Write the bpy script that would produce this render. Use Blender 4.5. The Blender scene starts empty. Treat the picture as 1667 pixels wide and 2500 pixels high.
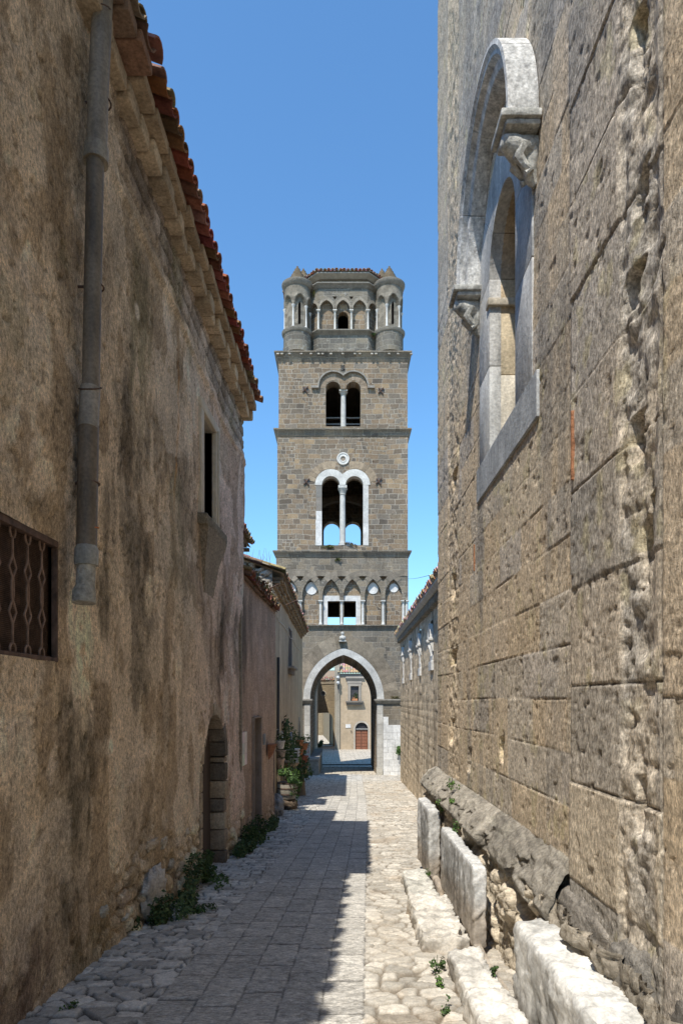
import bpy, bmesh, math, random
import numpy as np
from mathutils import Vector
from mathutils.geometry import tessellate_polygon
random.seed(7); RNG = np.random.default_rng(7)
SC = bpy.context.scene; COL = SC.collection
F = 1667.0; CX = 833.5; CY = 1712.0; EYE = 1.65
SUN = (0.25, 0.55, -1.0)            # direction in which the sunlight travels

def UX(u, Y): return (u-CX)/F*Y
def VZ(v, Y): return EYE+(CY-v)/F*Y

# ------------------------------------------------------------------ noise
def _h(ix, iy, s):
    n = (ix.astype(np.int64)*374761393+iy.astype(np.int64)*668265263+int(s)*974634777) & 0x7fffffff
    n = ((n ^ (n >> 13))*1274126177) & 0x7fffffff
    n = ((n ^ (n >> 11))*69069+12345) & 0x7fffffff
    return ((n ^ (n >> 16)) & 0xffff)/65535.0
def vn(x, y, s=0):
    x = np.asarray(x, float); y = np.asarray(y, float)
    ix = np.floor(x); iy = np.floor(y); fx = x-ix; fy = y-iy
    fx = fx*fx*fx*(fx*(fx*6-15)+10); fy = fy*fy*fy*(fy*(fy*6-15)+10)
    a = _h(ix, iy, s); b = _h(ix+1, iy, s); c = _h(ix, iy+1, s); d = _h(ix+1, iy+1, s)
    return (a*(1-fx)+b*fx)*(1-fy)+(c*(1-fx)+d*fx)*fy
def fbm(x, y, s=0, o=4, g=.5):
    t = 0; a = 1; n = 0
    for k in range(o):
        t = t+a*vn(x*2**k+k*17.3, y*2**k-k*9.1, s+k*31); n += a; a *= g
    return t/n
def sst(a, b, x):
    t = np.clip((x-a)/(b-a), 0, 1); return t*t*(3-2*t)
def voro(x, y, s=0, jit=.85):
    """F1, F2, id of the nearest jittered cell, plus the vector to it"""
    ix = np.floor(x); iy = np.floor(y)
    f1 = np.full(x.shape, 9.); f2 = np.full(x.shape, 9.); idd = np.zeros(x.shape); dx1 = np.zeros(x.shape); dy1 = np.zeros(x.shape)
    for i in (-1, 0, 1):
        for j in (-1, 0, 1):
            cx = ix+i; cy = iy+j
            px = cx+.5+(_h(cx, cy, s)-.5)*jit; py = cy+.5+(_h(cx, cy, s+5)-.5)*jit
            d = np.hypot(px-x, py-y); idn = _h(cx, cy, s+11)
            nw = d < f1
            f2 = np.where(nw, f1, np.minimum(f2, d)); idd = np.where(nw, idn, idd)
            dx1 = np.where(nw, px-x, dx1); dy1 = np.where(nw, py-y, dy1); f1 = np.where(nw, d, f1)
    return f1, f2, idd, dx1, dy1

# ------------------------------------------------------------------ objects
def woff(o):
    v = Vector((0, 0, 0))
    while o is not None:
        v += o.location; o = o.parent
    return v
def tag(o, label=None, cat=None, group=None, kind=None):
    if label: o['label'] = label
    if cat: o['category'] = cat
    if group: o['group'] = group
    if kind: o['kind'] = kind
    return o
def thing(name, label, cat, loc, group=None):
    o = bpy.data.objects.new(name, None); COL.objects.link(o); o.location = loc; o.empty_display_size = .2
    return tag(o, label, cat, group)
def link_mesh(name, V, Fc, mat, parent=None, C=None, smooth=False, kind=None, label=None, origin=None):
    V = np.asarray(V, dtype=np.float64).reshape(-1, 3)
    if parent is not None: V = V-np.array(woff(parent))
    elif origin is not None: V = V-np.array(origin)
    me = bpy.data.meshes.new(name)
    if isinstance(Fc, np.ndarray):
        n, k = Fc.shape
        me.vertices.add(len(V)); me.vertices.foreach_set('co', V.astype(np.float32).ravel())
        me.loops.add(n*k); me.loops.foreach_set('vertex_index', Fc.astype(np.int32).ravel())
        me.polygons.add(n); me.polygons.foreach_set('loop_start', np.arange(0, n*k, k, dtype=np.int32))
        me.update(calc_edges=True); me.validate()
    else:
        me.from_pydata([tuple(v) for v in V], [], [tuple(f) for f in Fc]); me.update()
    if C is not None:
        at = me.color_attributes.new('Col', 'FLOAT_COLOR', 'POINT')
        C = np.asarray(C, float).reshape(-1, 3)
        at.data.foreach_set('color', np.hstack([C, np.ones((len(C), 1))]).astype(np.float32).ravel())
    if mat: me.materials.append(mat)
    if smooth:
        me.polygons.foreach_set('use_smooth', np.ones(len(me.polygons), dtype=bool))
    o = bpy.data.objects.new(name, me); COL.objects.link(o)
    if parent is not None: o.parent = parent
    elif origin is not None: o.location = origin
    if kind: o['kind'] = kind
    if label: o['label'] = label
    return o
def grid(name, P, C, mat, parent=None, keep=None, smooth=True, kind=None, flip=False):
    ny, nx = P.shape[:2]
    I = np.arange(ny*nx).reshape(ny, nx)
    f = np.stack([I[:-1, :-1], I[:-1, 1:], I[1:, 1:], I[1:, :-1]], -1).reshape(-1, 4)
    if flip: f = f[:, ::-1]
    if keep is not None: f = f[keep.ravel()]
    used = np.unique(f); rm = np.full(ny*nx, -1, dtype=np.int64); rm[used] = np.arange(len(used))
    V = P.reshape(-1, 3)[used]; CC = None if C is None else C.reshape(-1, 3)[used]
    return link_mesh(name, V, rm[f], mat, parent, CC, smooth, kind)

class MB:
    def __init__(s): s.V = []; s.F = []; s.C = []; s.cur = (.5, .5, .5)
    def add(s, vs, fs, c=None):
        b = len(s.V); s.V += [tuple(v) for v in vs]; s.F += [tuple(i+b for i in f) for f in fs]
        s.C += [tuple(c if c is not None else s.cur)]*len(vs)
    def box(s, x0, x1, y0, y1, z0, z1, c=None, j=0):
        vs = [(x, y, z) for z in (z0, z1) for y in (y0, y1) for x in (x0, x1)]
        if j: vs = [(x+random.uniform(-j, j), y+random.uniform(-j, j), z+random.uniform(-j, j)) for x, y, z in vs]
        s.add(vs, [(0, 2, 3, 1), (4, 5, 7, 6), (0, 1, 5, 4), (2, 6, 7, 3), (0, 4, 6, 2), (1, 3, 7, 5)], c)
    def bbox(s, x0, x1, y0, y1, z0, z1, b=.015, c=None, fn=None, seg=2):
        """a box with bevelled edges; fn maps its points into place"""
        bm = bmesh.new(); bmesh.ops.create_cube(bm, size=1)
        for v in bm.verts:
            v.co = Vector(((x0+x1)/2+v.co.x*(x1-x0), (y0+y1)/2+v.co.y*(y1-y0), (z0+z1)/2+v.co.z*(z1-z0)))
        bmesh.ops.bevel(bm, geom=bm.edges[:], offset=b, segments=seg, affect='EDGES', profile=.5)
        bm.verts.index_update()
        vs = [tuple(v.co) for v in bm.verts]
        if fn: vs = [fn(*v) for v in vs]
        s.add(vs, [tuple(v.index for v in f.verts) for f in bm.faces], c); bm.free()
    def loft(s, rings, cap=True, c=None, closed=True):
        n = len(rings[0]); vs = [p for r in rings for p in r]; fs = []
        for k in range(len(rings)-1):
            for i in range(n if closed else n-1):
                j = (i+1) % n
                fs.append((k*n+i, k*n+j, (k+1)*n+j, (k+1)*n+i))
        if cap and closed:
            fs.append(tuple(range(n))[::-1]); fs.append(tuple(range((len(rings)-1)*n, len(rings)*n)))
        s.add(vs, fs, c)
    def lathe(s, prof, cx, cy, n=16, c=None, cap=True, sq=1.0):
        s.loft([[(cx+r*math.cos(2*math.pi*i/n), cy+r*sq*math.sin(2*math.pi*i/n), z) for i in range(n)] for r, z in prof], cap, c)
    def tube(s, path, r, n=8, c=None, cap=True):
        rings = []
        P = [Vector(p) for p in path]
        rr = r if isinstance(r, (list, tuple)) else [r]*len(P)
        up = Vector((.123, .931, .34)).normalized()
        for k, p in enumerate(P):
            t = (P[min(k+1, len(P)-1)]-P[max(k-1, 0)]).normalized()
            a = t.cross(up)
            if a.length < .05: a = t.cross(Vector((1, 0, 0)))
            a.normalize(); b = t.cross(a).normalized()
            rings.append([tuple(p+(a*math.cos(2*math.pi*i/n)+b*math.sin(2*math.pi*i/n))*rr[k]) for i in range(n)])
        s.loft(rings, cap, c)
    def plate(s, loops, y0, y1, c=None, fn=None):
        """prism over a polygon with holes (x, z), from y0 (front) to y1"""
        vl = [[Vector((x, z, 0)) for x, z in L] for L in loops]
        tris = tessellate_polygon(vl)
        flat = [(x, z) for L in loops for x, z in L]; n = len(flat)
        f3 = fn or (lambda x, y, z: (x, y, z))
        vs = [f3(x, y0, z) for x, z in flat]+[f3(x, y1, z) for x, z in flat]; fs = []
        for a, b, d in tris:
            fs.append((a, b, d)); fs.append((a+n, d+n, b+n))
        b0 = 0
        for L in loops:
            m = len(L)
            for i in range(m):
                j = (i+1) % m
                fs.append((b0+i, b0+j, b0+j+n, b0+i+n))
            b0 += m
        s.add(vs, fs, c)
    def build(s, name, mat, parent=None, smooth=False, kind=None, label=None, origin=None, fixn=True):
        o = link_mesh(name, s.V, s.F, mat, parent, s.C, False, kind, label, origin)
        me = o.data
        if fixn:
            bm = bmesh.new(); bm.from_mesh(me); bmesh.ops.recalc_face_normals(bm, faces=bm.faces); bm.to_mesh(me); bm.free()
        if smooth:
            for p in me.polygons: p.use_smooth = True
            try: me.set_sharp_from_angle(angle=math.radians(smooth if smooth is not True else 40))
            except Exception: pass
        return o

def arch(cx, sp, w, h, n=10):
    """points of a pointed or round arch from the left spring to the right spring (z up)"""
    R = (w*w+h*h)/(2*w); xl = cx-w+R
    a1 = math.acos(max(-1, min(1, (cx-xl)/R)))
    L = [(xl+R*math.cos(math.pi-(math.pi-a1)*k/n), sp+R*math.sin(math.pi-(math.pi-a1)*k/n)) for k in range(n+1)]
    return L+[(2*cx-x, z) for x, z in L[-2::-1]]
def rot2(p, a): return (p[0]*math.cos(a)-p[1]*math.sin(a), p[0]*math.sin(a)+p[1]*math.cos(a))

# ------------------------------------------------------------------ materials
def ramp(nt, pts):
    r = nt.nodes.new('ShaderNodeValToRGB'); e = r.color_ramp.elements
    while len(e) > 1: e.remove(e[-1])
    e[0].position = pts[0][0]; e[0].color = (*pts[0][1], 1)
    for p, c in pts[1:]:
        k = e.new(p); k.color = (*c, 1)
    return r
def g3(v): return (v, v, v)
def mk(name, color=None, rough=.9, tint=(), bump=(), metal=0, trans=None, spec=.3, coord='Object'):
    """color None: the albedo held in the mesh's Col attribute. tint: (scale, lo, hi, detail, (sx,sy,sz)); bump: (scale, strength, distance, kind, stretch)"""
    m = bpy.data.materials.new(name); m.use_nodes = True; nt = m.node_tree; N = nt.nodes; Lk = nt.links
    b = N['Principled BSDF']; b.inputs['Roughness'].default_value = rough; b.inputs['Metallic'].default_value = metal
    b.inputs['Specular IOR Level'].default_value = spec
    tc = N.new('ShaderNodeTexCoord').outputs[coord]
    if color is None:
        a = N.new('ShaderNodeAttribute'); a.attribute_name = 'Col'; out = a.outputs['Color']
    else:
        r = N.new('ShaderNodeRGB'); r.outputs[0].default_value = (*color, 1); out = r.outputs[0]
    def vec(st):
        if st is None: return tc
        mp = N.new('ShaderNodeMapping'); mp.inputs['Scale'].default_value = st; Lk.new(tc, mp.inputs['Vector']); return mp.outputs[0]
    for t in tint:
        sc, lo, hi = t[:3]; det = t[3] if len(t) > 3 else 4; st = t[4] if len(t) > 4 else None
        n = N.new('ShaderNodeTexNoise'); n.inputs['Scale'].default_value = sc; n.inputs['Detail'].default_value = det; n.inputs['Roughness'].default_value = .6
        Lk.new(vec(st), n.inputs['Vector'])
        lo3 = lo if isinstance(lo, tuple) else g3(lo); hi3 = hi if isinstance(hi, tuple) else g3(hi)
        r = ramp(nt, [(.3, lo3), (.7, hi3)]); Lk.new(n.outputs['Fac'], r.inputs['Fac'])
        mx = N.new('ShaderNodeMix'); mx.data_type = 'RGBA'; mx.blend_type = 'MULTIPLY'; mx.inputs['Factor'].default_value = 1
        Lk.new(out, mx.inputs['A']); Lk.new(r.outputs['Color'], mx.inputs['B']); out = mx.outputs['Result']
    Lk.new(out, b.inputs['Base Color'])
    nrm = None
    for q in bump:
        sc, stg, dist = q[:3]; kind = q[3] if len(q) > 3 else 'noise'; st = q[4] if len(q) > 4 else None
        if kind == 'noise':
            n = N.new('ShaderNodeTexNoise'); n.inputs['Detail'].default_value = 6; n.inputs['Roughness'].default_value = .65; o = n.outputs['Fac']
        else:
            n = N.new('ShaderNodeTexVoronoi'); o = n.outputs['Distance']
        n.inputs['Scale'].default_value = sc; Lk.new(vec(st), n.inputs['Vector'])
        bp = N.new('ShaderNodeBump'); bp.inputs['Strength'].default_value = stg; bp.inputs['Distance'].default_value = dist
        Lk.new(o, bp.inputs['Height'])
        if nrm: Lk.new(nrm, bp.inputs['Normal'])
        nrm = bp.outputs['Normal']
    if nrm: Lk.new(nrm, b.inputs['Normal'])
    if trans:
        b.inputs['Subsurface Weight'].default_value = 0
        t = N.new('ShaderNodeBsdfTranslucent'); Lk.new(out, t.inputs['Color'])
        mxs = N.new('ShaderNodeMixShader'); mxs.inputs[0].default_value = trans
        Lk.new(b.outputs[0], mxs.inputs[1]); Lk.new(t.outputs[0], mxs.inputs[2]); Lk.new(mxs.outputs[0], N['Material Output'].inputs['Surface'])
    return m
def mk_masonry(name, cols, mortar, bw=.42, bh=.27, msz=.012, stain=(.75, 1.12), bumpd=.02, warp=.06, ax='auto', msmooth=.1, blotch=None):
    """coursed stone: a brick lattice with per-stone colours, warped so that courses and joints wander"""
    m = bpy.data.materials.new(name); m.use_nodes = True; nt = m.node_tree; N = nt.nodes; Lk = nt.links
    b = N['Principled BSDF']; b.inputs['Roughness'].default_value = .92; b.inputs['Specular IOR Level'].default_value = .2
    tc = N.new('ShaderNodeTexCoord').outputs['Object']
    sep = N.new('ShaderNodeSeparateXYZ'); Lk.new(tc, sep.inputs[0])
    geo = N.new('ShaderNodeNewGeometry'); sn = N.new('ShaderNodeSeparateXYZ'); Lk.new(geo.outputs['True Normal'], sn.inputs[0])
    ab = N.new('ShaderNodeMath'); ab.operation = 'ABSOLUTE'; Lk.new(sn.outputs['X'], ab.inputs[0])
    gt = N.new('ShaderNodeMath'); gt.operation = 'GREATER_THAN'; gt.inputs[1].default_value = .75; Lk.new(ab.outputs[0], gt.inputs[0])
    mf = N.new('ShaderNodeMix'); Lk.new(gt.outputs[0], mf.inputs['Factor']); Lk.new(sep.outputs['X'], mf.inputs[2]); Lk.new(sep.outputs['Y'], mf.inputs[3])
    cb = N.new('ShaderNodeCombineXYZ'); Lk.new(mf.outputs[0], cb.inputs[0]); Lk.new(sep.outputs['Z'], cb.inputs[1])
    # warp: slow in x (courses wander), abrupt across courses (joints do not line up)
    nz = N.new('ShaderNodeTexNoise'); nz.inputs['Scale'].default_value = .9; nz.inputs['Detail'].default_value = 2; Lk.new(cb.outputs[0], nz.inputs['Vector'])
    sb = N.new('ShaderNodeVectorMath'); sb.operation = 'SUBTRACT'; sb.inputs[1].default_value = (.5, .5, .5); Lk.new(nz.outputs['Color'], sb.inputs[0])
    sc = N.new('ShaderNodeVectorMath'); sc.operation = 'MULTIPLY'; sc.inputs[1].default_value = (warp*14, warp*5, 0); Lk.new(sb.outputs[0], sc.inputs[0])
    ad = N.new('ShaderNodeVectorMath'); Lk.new(cb.outputs[0], ad.inputs[0]); Lk.new(sc.outputs[0], ad.inputs[1])
    nz2 = N.new('ShaderNodeTexNoise'); nz2.inputs['Scale'].default_value = 9; nz2.inputs['Detail'].default_value = 3; Lk.new(cb.outputs[0], nz2.inputs['Vector'])
    sb2 = N.new('ShaderNodeVectorMath'); sb2.operation = 'SUBTRACT'; sb2.inputs[1].default_value = (.5, .5, .5); Lk.new(nz2.outputs['Color'], sb2.inputs[0])
    sc2 = N.new('ShaderNodeVectorMath'); sc2.operation = 'SCALE'; sc2.inputs['Scale'].default_value = warp*.55; Lk.new(sb2.outputs[0], sc2.inputs[0])
    ad2 = N.new('ShaderNodeVectorMath'); Lk.new(ad.outputs[0], ad2.inputs[0]); Lk.new(sc2.outputs[0], ad2.inputs[1])
    def brick(w, h, sq):
        br = N.new('ShaderNodeTexBrick'); br.offset = .5; br.squash = sq; br.squash_frequency = 3; br.offset_frequency = 2
        br.inputs['Color1'].default_value = (0, 0, 0, 1); br.inputs['Color2'].default_value = (1, 1, 1, 1); br.inputs['Mortar'].default_value = (.5, .5, .5, 1)
        br.inputs['Scale'].default_value = 1; br.inputs['Mortar Size'].default_value = msz; br.inputs['Mortar Smooth'].default_value = msmooth
        br.inputs['Brick Width'].default_value = w; br.inputs['Row Height'].default_value = h; br.inputs['Bias'].default_value = 0
        Lk.new(ad2.outputs[0], br.inputs['Vector']); return br
    b1 = brick(bw, bh, 1.45); b2 = brick(bw*.68, bh*.8, .7)
    sel = N.new('ShaderNodeTexNoise'); sel.inputs['Scale'].default_value = .45; sel.inputs['Detail'].default_value = 1; Lk.new(cb.outputs[0], sel.inputs['Vector'])
    sg = N.new('ShaderNodeMath'); sg.operation = 'GREATER_THAN'; sg.inputs[1].default_value = .56; Lk.new(sel.outputs['Fac'], sg.inputs[0])
    mc = N.new('ShaderNodeMix'); mc.data_type = 'RGBA'; Lk.new(sg.outputs[0], mc.inputs['Factor']); Lk.new(b1.outputs['Color'], mc.inputs['A']); Lk.new(b2.outputs['Color'], mc.inputs['B'])
    mfac = N.new('ShaderNodeMix'); Lk.new(sg.outputs[0], mfac.inputs['Factor']); Lk.new(b1.outputs['Fac'], mfac.inputs[2]); Lk.new(b2.outputs['Fac'], mfac.inputs[3])
    cr = ramp(nt, [(i/(len(cols)-1), c) for i, c in enumerate(cols)]); Lk.new(mc.outputs['Result'], cr.inputs['Fac'])
    mm = N.new('ShaderNodeMix'); mm.data_type = 'RGBA'; Lk.new(mfac.outputs[0], mm.inputs['Factor']); Lk.new(cr.outputs['Color'], mm.inputs['A']); mm.inputs['B'].default_value = (*mortar, 1)
    out = mm.outputs['Result']
    for scl, lo, hi, st in ((.7, stain[0], stain[1], (1, 1, .35)), (14, .72, 1.2, None), (60, .8, 1.15, None)):
        n = N.new('ShaderNodeTexNoise'); n.inputs['Scale'].default_value = scl; n.inputs['Detail'].default_value = 5; n.inputs['Roughness'].default_value = .65
        if st:
            mp = N.new('ShaderNodeMapping'); mp.inputs['Scale'].default_value = st; Lk.new(tc, mp.inputs['Vector']); Lk.new(mp.outputs[0], n.inputs['Vector'])
        else: Lk.new(tc, n.inputs['Vector'])
        r = ramp(nt, [(.3, g3(lo)), (.7, g3(hi))]); Lk.new(n.outputs['Fac'], r.inputs['Fac'])
        mx = N.new('ShaderNodeMix'); mx.data_type = 'RGBA'; mx.blend_type = 'MULTIPLY'; mx.inputs['Factor'].default_value = 1
        Lk.new(out, mx.inputs['A']); Lk.new(r.outputs['Color'], mx.inputs['B']); out = mx.outputs['Result']
    if blotch:
        n = N.new('ShaderNodeTexNoise'); n.inputs['Scale'].default_value = blotch[1]; n.inputs['Detail'].default_value = 5; n.inputs['Roughness'].default_value = .7; Lk.new(tc, n.inputs['Vector'])
        r = ramp(nt, [(blotch[2], g3(0)), (blotch[2]+.08, g3(1))]); Lk.new(n.outputs['Fac'], r.inputs['Fac'])
        mx = N.new('ShaderNodeMix'); mx.data_type = 'RGBA'; Lk.new(r.outputs['Color'], mx.inputs['Factor']); Lk.new(out, mx.inputs['A']); mx.inputs['B'].default_value = (*blotch[0], 1); out = mx.outputs['Result']
    Lk.new(out, b.inputs['Base Color'])
    inv = N.new('ShaderNodeMath'); inv.operation = 'SUBTRACT'; inv.inputs[0].default_value = 1; Lk.new(mfac.outputs[0], inv.inputs[1])
    h2 = N.new('ShaderNodeMath'); h2.operation = 'MULTIPLY_ADD'; h2.inputs[1].default_value = .8; Lk.new(mc.outputs['Result'], h2.inputs[0]); Lk.new(inv.outputs[0], h2.inputs[2])
    n = N.new('ShaderNodeTexNoise'); n.inputs['Scale'].default_value = 22; n.inputs['Detail'].default_value = 5; n.inputs['Roughness'].default_value = .7; Lk.new(tc, n.inputs['Vector'])
    h3 = N.new('ShaderNodeMath'); h3.operation = 'MULTIPLY_ADD'; h3.inputs[1].default_value = 1.6; Lk.new(n.outputs['Fac'], h3.inputs[0]); Lk.new(h2.outputs[0], h3.inputs[2])
    bp = N.new('ShaderNodeBump'); bp.inputs['Strength'].default_value = .9; bp.inputs['Distance'].default_value = bumpd; Lk.new(h3.outputs[0], bp.inputs['Height'])
    Lk.new(bp.outputs['Normal'], b.inputs['Normal'])
    return m
M = {}
M['plaster'] = mk('weathered_plaster', None, .95, [(3, .8, 1.15, 5), (42, .50, 1.35, 4, (1, 1, .7)), (130, .6, 1.3, 3)], [(38, 1, .02), (130, .8, .008)], spec=.15)
M['plaster_far'] = mk('old_plaster', None, .95, [(1.2, .78, 1.15, 6, (1, 1, .5)), (9, .85, 1.12, 4)], [(20, .5, .02)], spec=.15)
M['tufa'] = mk('tufa_stone', None, .95, [(6, .82, 1.15, 5), (34, .52, 1.25, 4, (1, 1, .6)), (75, .40, 1.3, 4, (1, 1, .6))], [(38, .55, .009, 'noise', (1, 1, .5)), (100, .8, .006)], spec=.15)  # fine dark speckle paints the shade inside the stone's small pits
M['rock'] = mk('rough_rock', None, .95, [(4, .72, 1.22, 6), (34, .62, 1.25, 5)], [(14, .8, .03), (60, .9, .010)], spec=.15)
M['marble'] = mk('weathered_marble', None, .75, [(2.2, .72, 1.12, 6, (1, 1, .35)), (7, .62, 1.28, 8, (1, 1, .4)), (40, .72, 1.24, 6)], [(24, .7, .010), (110, .5, .003)], spec=.25)
M['marble_far'] = mk('white_marble', None, .7, [(2.5, .75, 1.08, 5), (9, .82, 1.08, 4)], [(14, .3, .01)], spec=.3)
M['clay'] = mk('clay_tile', None, .9, [(9, .6, 1.25, 6), (40, .75, 1.15, 4)], [(40, .5, .006)], spec=.2)
M['crust'] = mk('crusted_marble', None, .8, [(2.2, .75, 1.12, 6, (1, 1, .35)), (16, .42, 1.25, 8, (1, 1, .6)), (50, .65, 1.25, 6)], [(24, .8, .012), (110, .5, .003)], spec=.2)
M['iron_bar'] = mk('worn_iron_bar', (.21, .135, .10), .7, [(14, .6, 1.4, 5)], [(60, .4, .003)], spec=.3)
M['iron'] = mk('rusty_iron', (.085, .052, .038), .75, [(14, .5, 1.7, 5)], [(60, .4, .003)], spec=.3)
M['zinc'] = mk('zinc_pipe', None, .6, [(6, .45, 1.35, 6, (1, 1, .25)), (40, .7, 1.2, 4)], [(60, .25, .003)], metal=.0, spec=.4)
M['wood'] = mk('brown_wood', None, .7, [(3, .7, 1.2, 6, (6, 6, .5))], [(30, .4, .004, 'noise', (4, 4, .4))], spec=.3)
M['dark'] = mk('painted_dark', (.012, .010, .009), .95, spec=.05)  # near-black colour painted for the darkness of unlit interiors
M['leaf'] = mk('leaf', None, .6, [(3, .75, 1.2, 3)], [], trans=.3, spec=.3)
M['paving'] = mk('paving_stone', None, .85, [(3, .82, 1.12, 5), (26, .74, 1.16, 5), (110, .78, 1.15, 3)], [(40, .6, .008), (150, .6, .003)], spec=.25)
M['slab'] = mk('chiselled_slab', None, .85, [(2, .85, 1.1, 5), (26, .50, 1.3, 4, (1, 2.2, 1)), (80, .65, 1.2, 3, (1, 1.8, 1))], [(30, 1, .012, 'noise', (1, 2.4, 1)), (120, .6, .004)], spec=.25)
M['cloth'] = mk('painted_metal', None, .6, [(6, .8, 1.1)], spec=.3)
STONE = [(.15, .13, .108), (.30, .225, .152), (.215, .185, .148), (.36, .27, .178), (.185, .163, .135), (.42, .315, .20), (.265, .212, .15), (.25, .225, .19), (.33, .25, .17), (.29, .23, .165)]
STONE = [(a*.97, b*.94, c*.91) for a, b, c in STONE]
M['tower'] = mk_masonry('tower_masonry', STONE, (.45, .395, .32), .44, .28, .016, (.75, 1.15), .03, .035)
M['tower_grey'] = mk_masonry('grey_ashlar', [(.155, .137, .112), (.275, .228, .168), (.19, .17, .14), (.32, .26, .185), (.23, .203, .165), (.265, .235, .188)], (.39, .34, .27), .52, .31, .014, (.7, 1.2), .03, .035, blotch=((.36, .335, .29), 2.2, .62))
M['tower_top'] = mk_masonry('drum_ashlar', [(.145, .132, .112), (.25, .22, .175), (.185, .172, .148), (.29, .25, .19), (.17, .16, .14)], (.36, .33, .275), .5, .3, .016, (.68, 1.2), .03, .03, blotch=((.42, .40, .35), 2.4, .6))
M['gallery'] = mk_masonry('gallery_tufa', [(.30, .25, .185), (.25, .205, .155), (.34, .275, .195), (.285, .235, .17), (.22, .195, .16)], (.33, .28, .21), .30, .2, .009, (.85, 1.1), .03)
M['quoin'] = mk_masonry('white_blocks', [(.66, .63, .58), (.72, .70, .66), (.60, .57, .52), (.74, .72, .68)], (.42, .38, .32), .62, .36, .008, (.8, 1.08), .012, .03)
M['passage'] = mk_masonry('brown_rubble', [(.33, .26, .16), (.27, .21, .135), (.37, .29, .18), (.30, .235, .15)], (.38, .31, .21), .28, .16, .012, (.8, 1.1), .03)
M['piazza'] = mk_masonry('piazza_slabs', [(.55, .49, .40), (.62, .55, .45), (.51, .455, .37), (.58, .52, .425)], (.20, .175, .14), .8, .5, .03, (.85, 1.1), .006, .02)
# the piazza pattern lies flat: take x,y instead of x,z
_nt = M['piazza'].node_tree
_c = [n for n in _nt.nodes if n.bl_idname == 'ShaderNodeCombineXYZ'][0]; _s = [n for n in _nt.nodes if n.bl_idname == 'ShaderNodeSeparateXYZ'][0]
_nt.links.new(_s.outputs['X'], _c.inputs[0]); _nt.links.new(_s.outputs['Y'], _c.inputs[1])

# ------------------------------------------------------------------ camera and daylight
cam = bpy.data.cameras.new('camera'); co = bpy.data.objects.new('camera', cam); COL.objects.link(co); SC.camera = co
co.location = (0, 0, EYE); co.rotation_euler = (math.radians(90), 0, 0)
cam.sensor_fit = 'VERTICAL'; cam.sensor_height = 36; cam.sensor_width = 24; cam.lens = 24*F/1667; cam.shift_y = (CY-1250)/2500; cam.clip_end = 3000; cam.clip_start = .05
sd = Vector(SUN).normalized(); el = math.asin(-sd.z); az = math.atan2(-sd.x, -sd.y)
L = bpy.data.lights.new('sun', 'SUN'); L.energy = 2.95; L.angle = math.radians(.5); L.color = (1, .955, .87)
lo = bpy.data.objects.new('sun', L); COL.objects.link(lo); lo.rotation_euler = sd.to_track_quat('-Z', 'Y').to_euler(); lo.location = (-10, -20, 40)
W = bpy.data.worlds.new('World'); SC.world = W; W.use_nodes = True; wn = W.node_tree
sky = wn.nodes.new('ShaderNodeTexSky'); sky.sky_type = 'NISHITA'; sky.sun_disc = False; sky.sun_elevation = el; sky.sun_rotation = az % (2*math.pi)
sky.air_density = 1.25; sky.dust_density = .05; sky.ozone_density = 10; sky.altitude = 0
bg = wn.nodes['Background']; tn = wn.nodes.new('ShaderNodeMix'); tn.data_type = 'RGBA'; tn.blend_type = 'MULTIPLY'; tn.inputs['Factor'].default_value = 1; tn.inputs['B'].default_value = (.66, .79, .775, 1)
wn.links.new(sky.outputs[0], tn.inputs['A']); wn.links.new(tn.outputs['Result'], bg.inputs['Color']); bg.inputs['Strength'].default_value = .15
SC.view_settings.view_transform = 'Standard'; SC.view_settings.look = 'None'; SC.view_settings.exposure = .98; SC.view_settings.gamma = 1
SC.cycles.max_bounces = 8; SC.cycles.diffuse_bounces = 5

# ------------------------------------------------------------------ the ground
_gk = [(-12, .85), (0, 0), (8, -.587), (16, -1.174), (22, -1.53), (38, -2.48), (60, -3.35), (78, -3.87), (110, -4.3), (900, -6)]
def zg(y):
    y = np.asarray(y, float); xs = np.array([k[0] for k in _gk]); zs = np.array([k[1] for k in _gk])
    r = 0
    for d in (-1.5, -.75, 0, .75, 1.5): r = r+np.interp(y+d, xs, zs)
    return r/5
_sl = [(-12, -1.86), (0, -1.39), (16, -.76), (22, -.57), (38, -.26), (60, .1)]
def strip_left(y): return np.interp(y, [a for a, b in _sl], [b for a, b in _sl])
# street: slab path down the middle, fieldstone cobbles on both sides (one sheet of real stones, cut in two)
ny = 900; Ys = 2.0*np.exp(np.linspace(0, math.log(38.6/2.0), ny)); Xs = np.arange(-2.35, 3.45, .0135)
XX, YY = np.meshgrid(Xs, Ys)
sx = XX-strip_left(YY); inst = (sx > 0) & (sx < 1.36)
wx = XX+.05*(fbm(XX*3, YY*3, 3)-.5); wy = YY+.05*(fbm(XX*3, YY*3, 8)-.5)
big = np.where(sx > 1, 1.0, 1.12)
right0 = sst(1.2, 1.5, sx)
f1, f2, cid, _, _ = voro(wx*5.0*big, wy*6.6*big, 21, .98)
e = f2-f1; stone = sst(.03, .10, e)*(1-right0)+sst(.05, .17, e)*right0
loose = fbm(XX*1.3, YY*1.3, 40, 3)
hc = (.024*stone*(.55+.9*cid)+.020*(fbm(XX*15, YY*17, 5, 4)-.5)*stone-.012*(loose-.5))
right = sst(1.2, 1.5, sx)
base = np.array([.57, .535, .475])[None, None]*(1-right[..., None])+np.array([.56, .51, .43])[None, None]*right[..., None]
cc = base*(.70+.55*_h((cid*9999).astype(int), (cid*777).astype(int), 3))[..., None]
gap = np.array([.085, .077, .064])*(1-right[..., None])+np.array([.25, .21, .16])*right[..., None]
cc = gap*(1-stone[..., None])+cc*stone[..., None]
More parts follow.
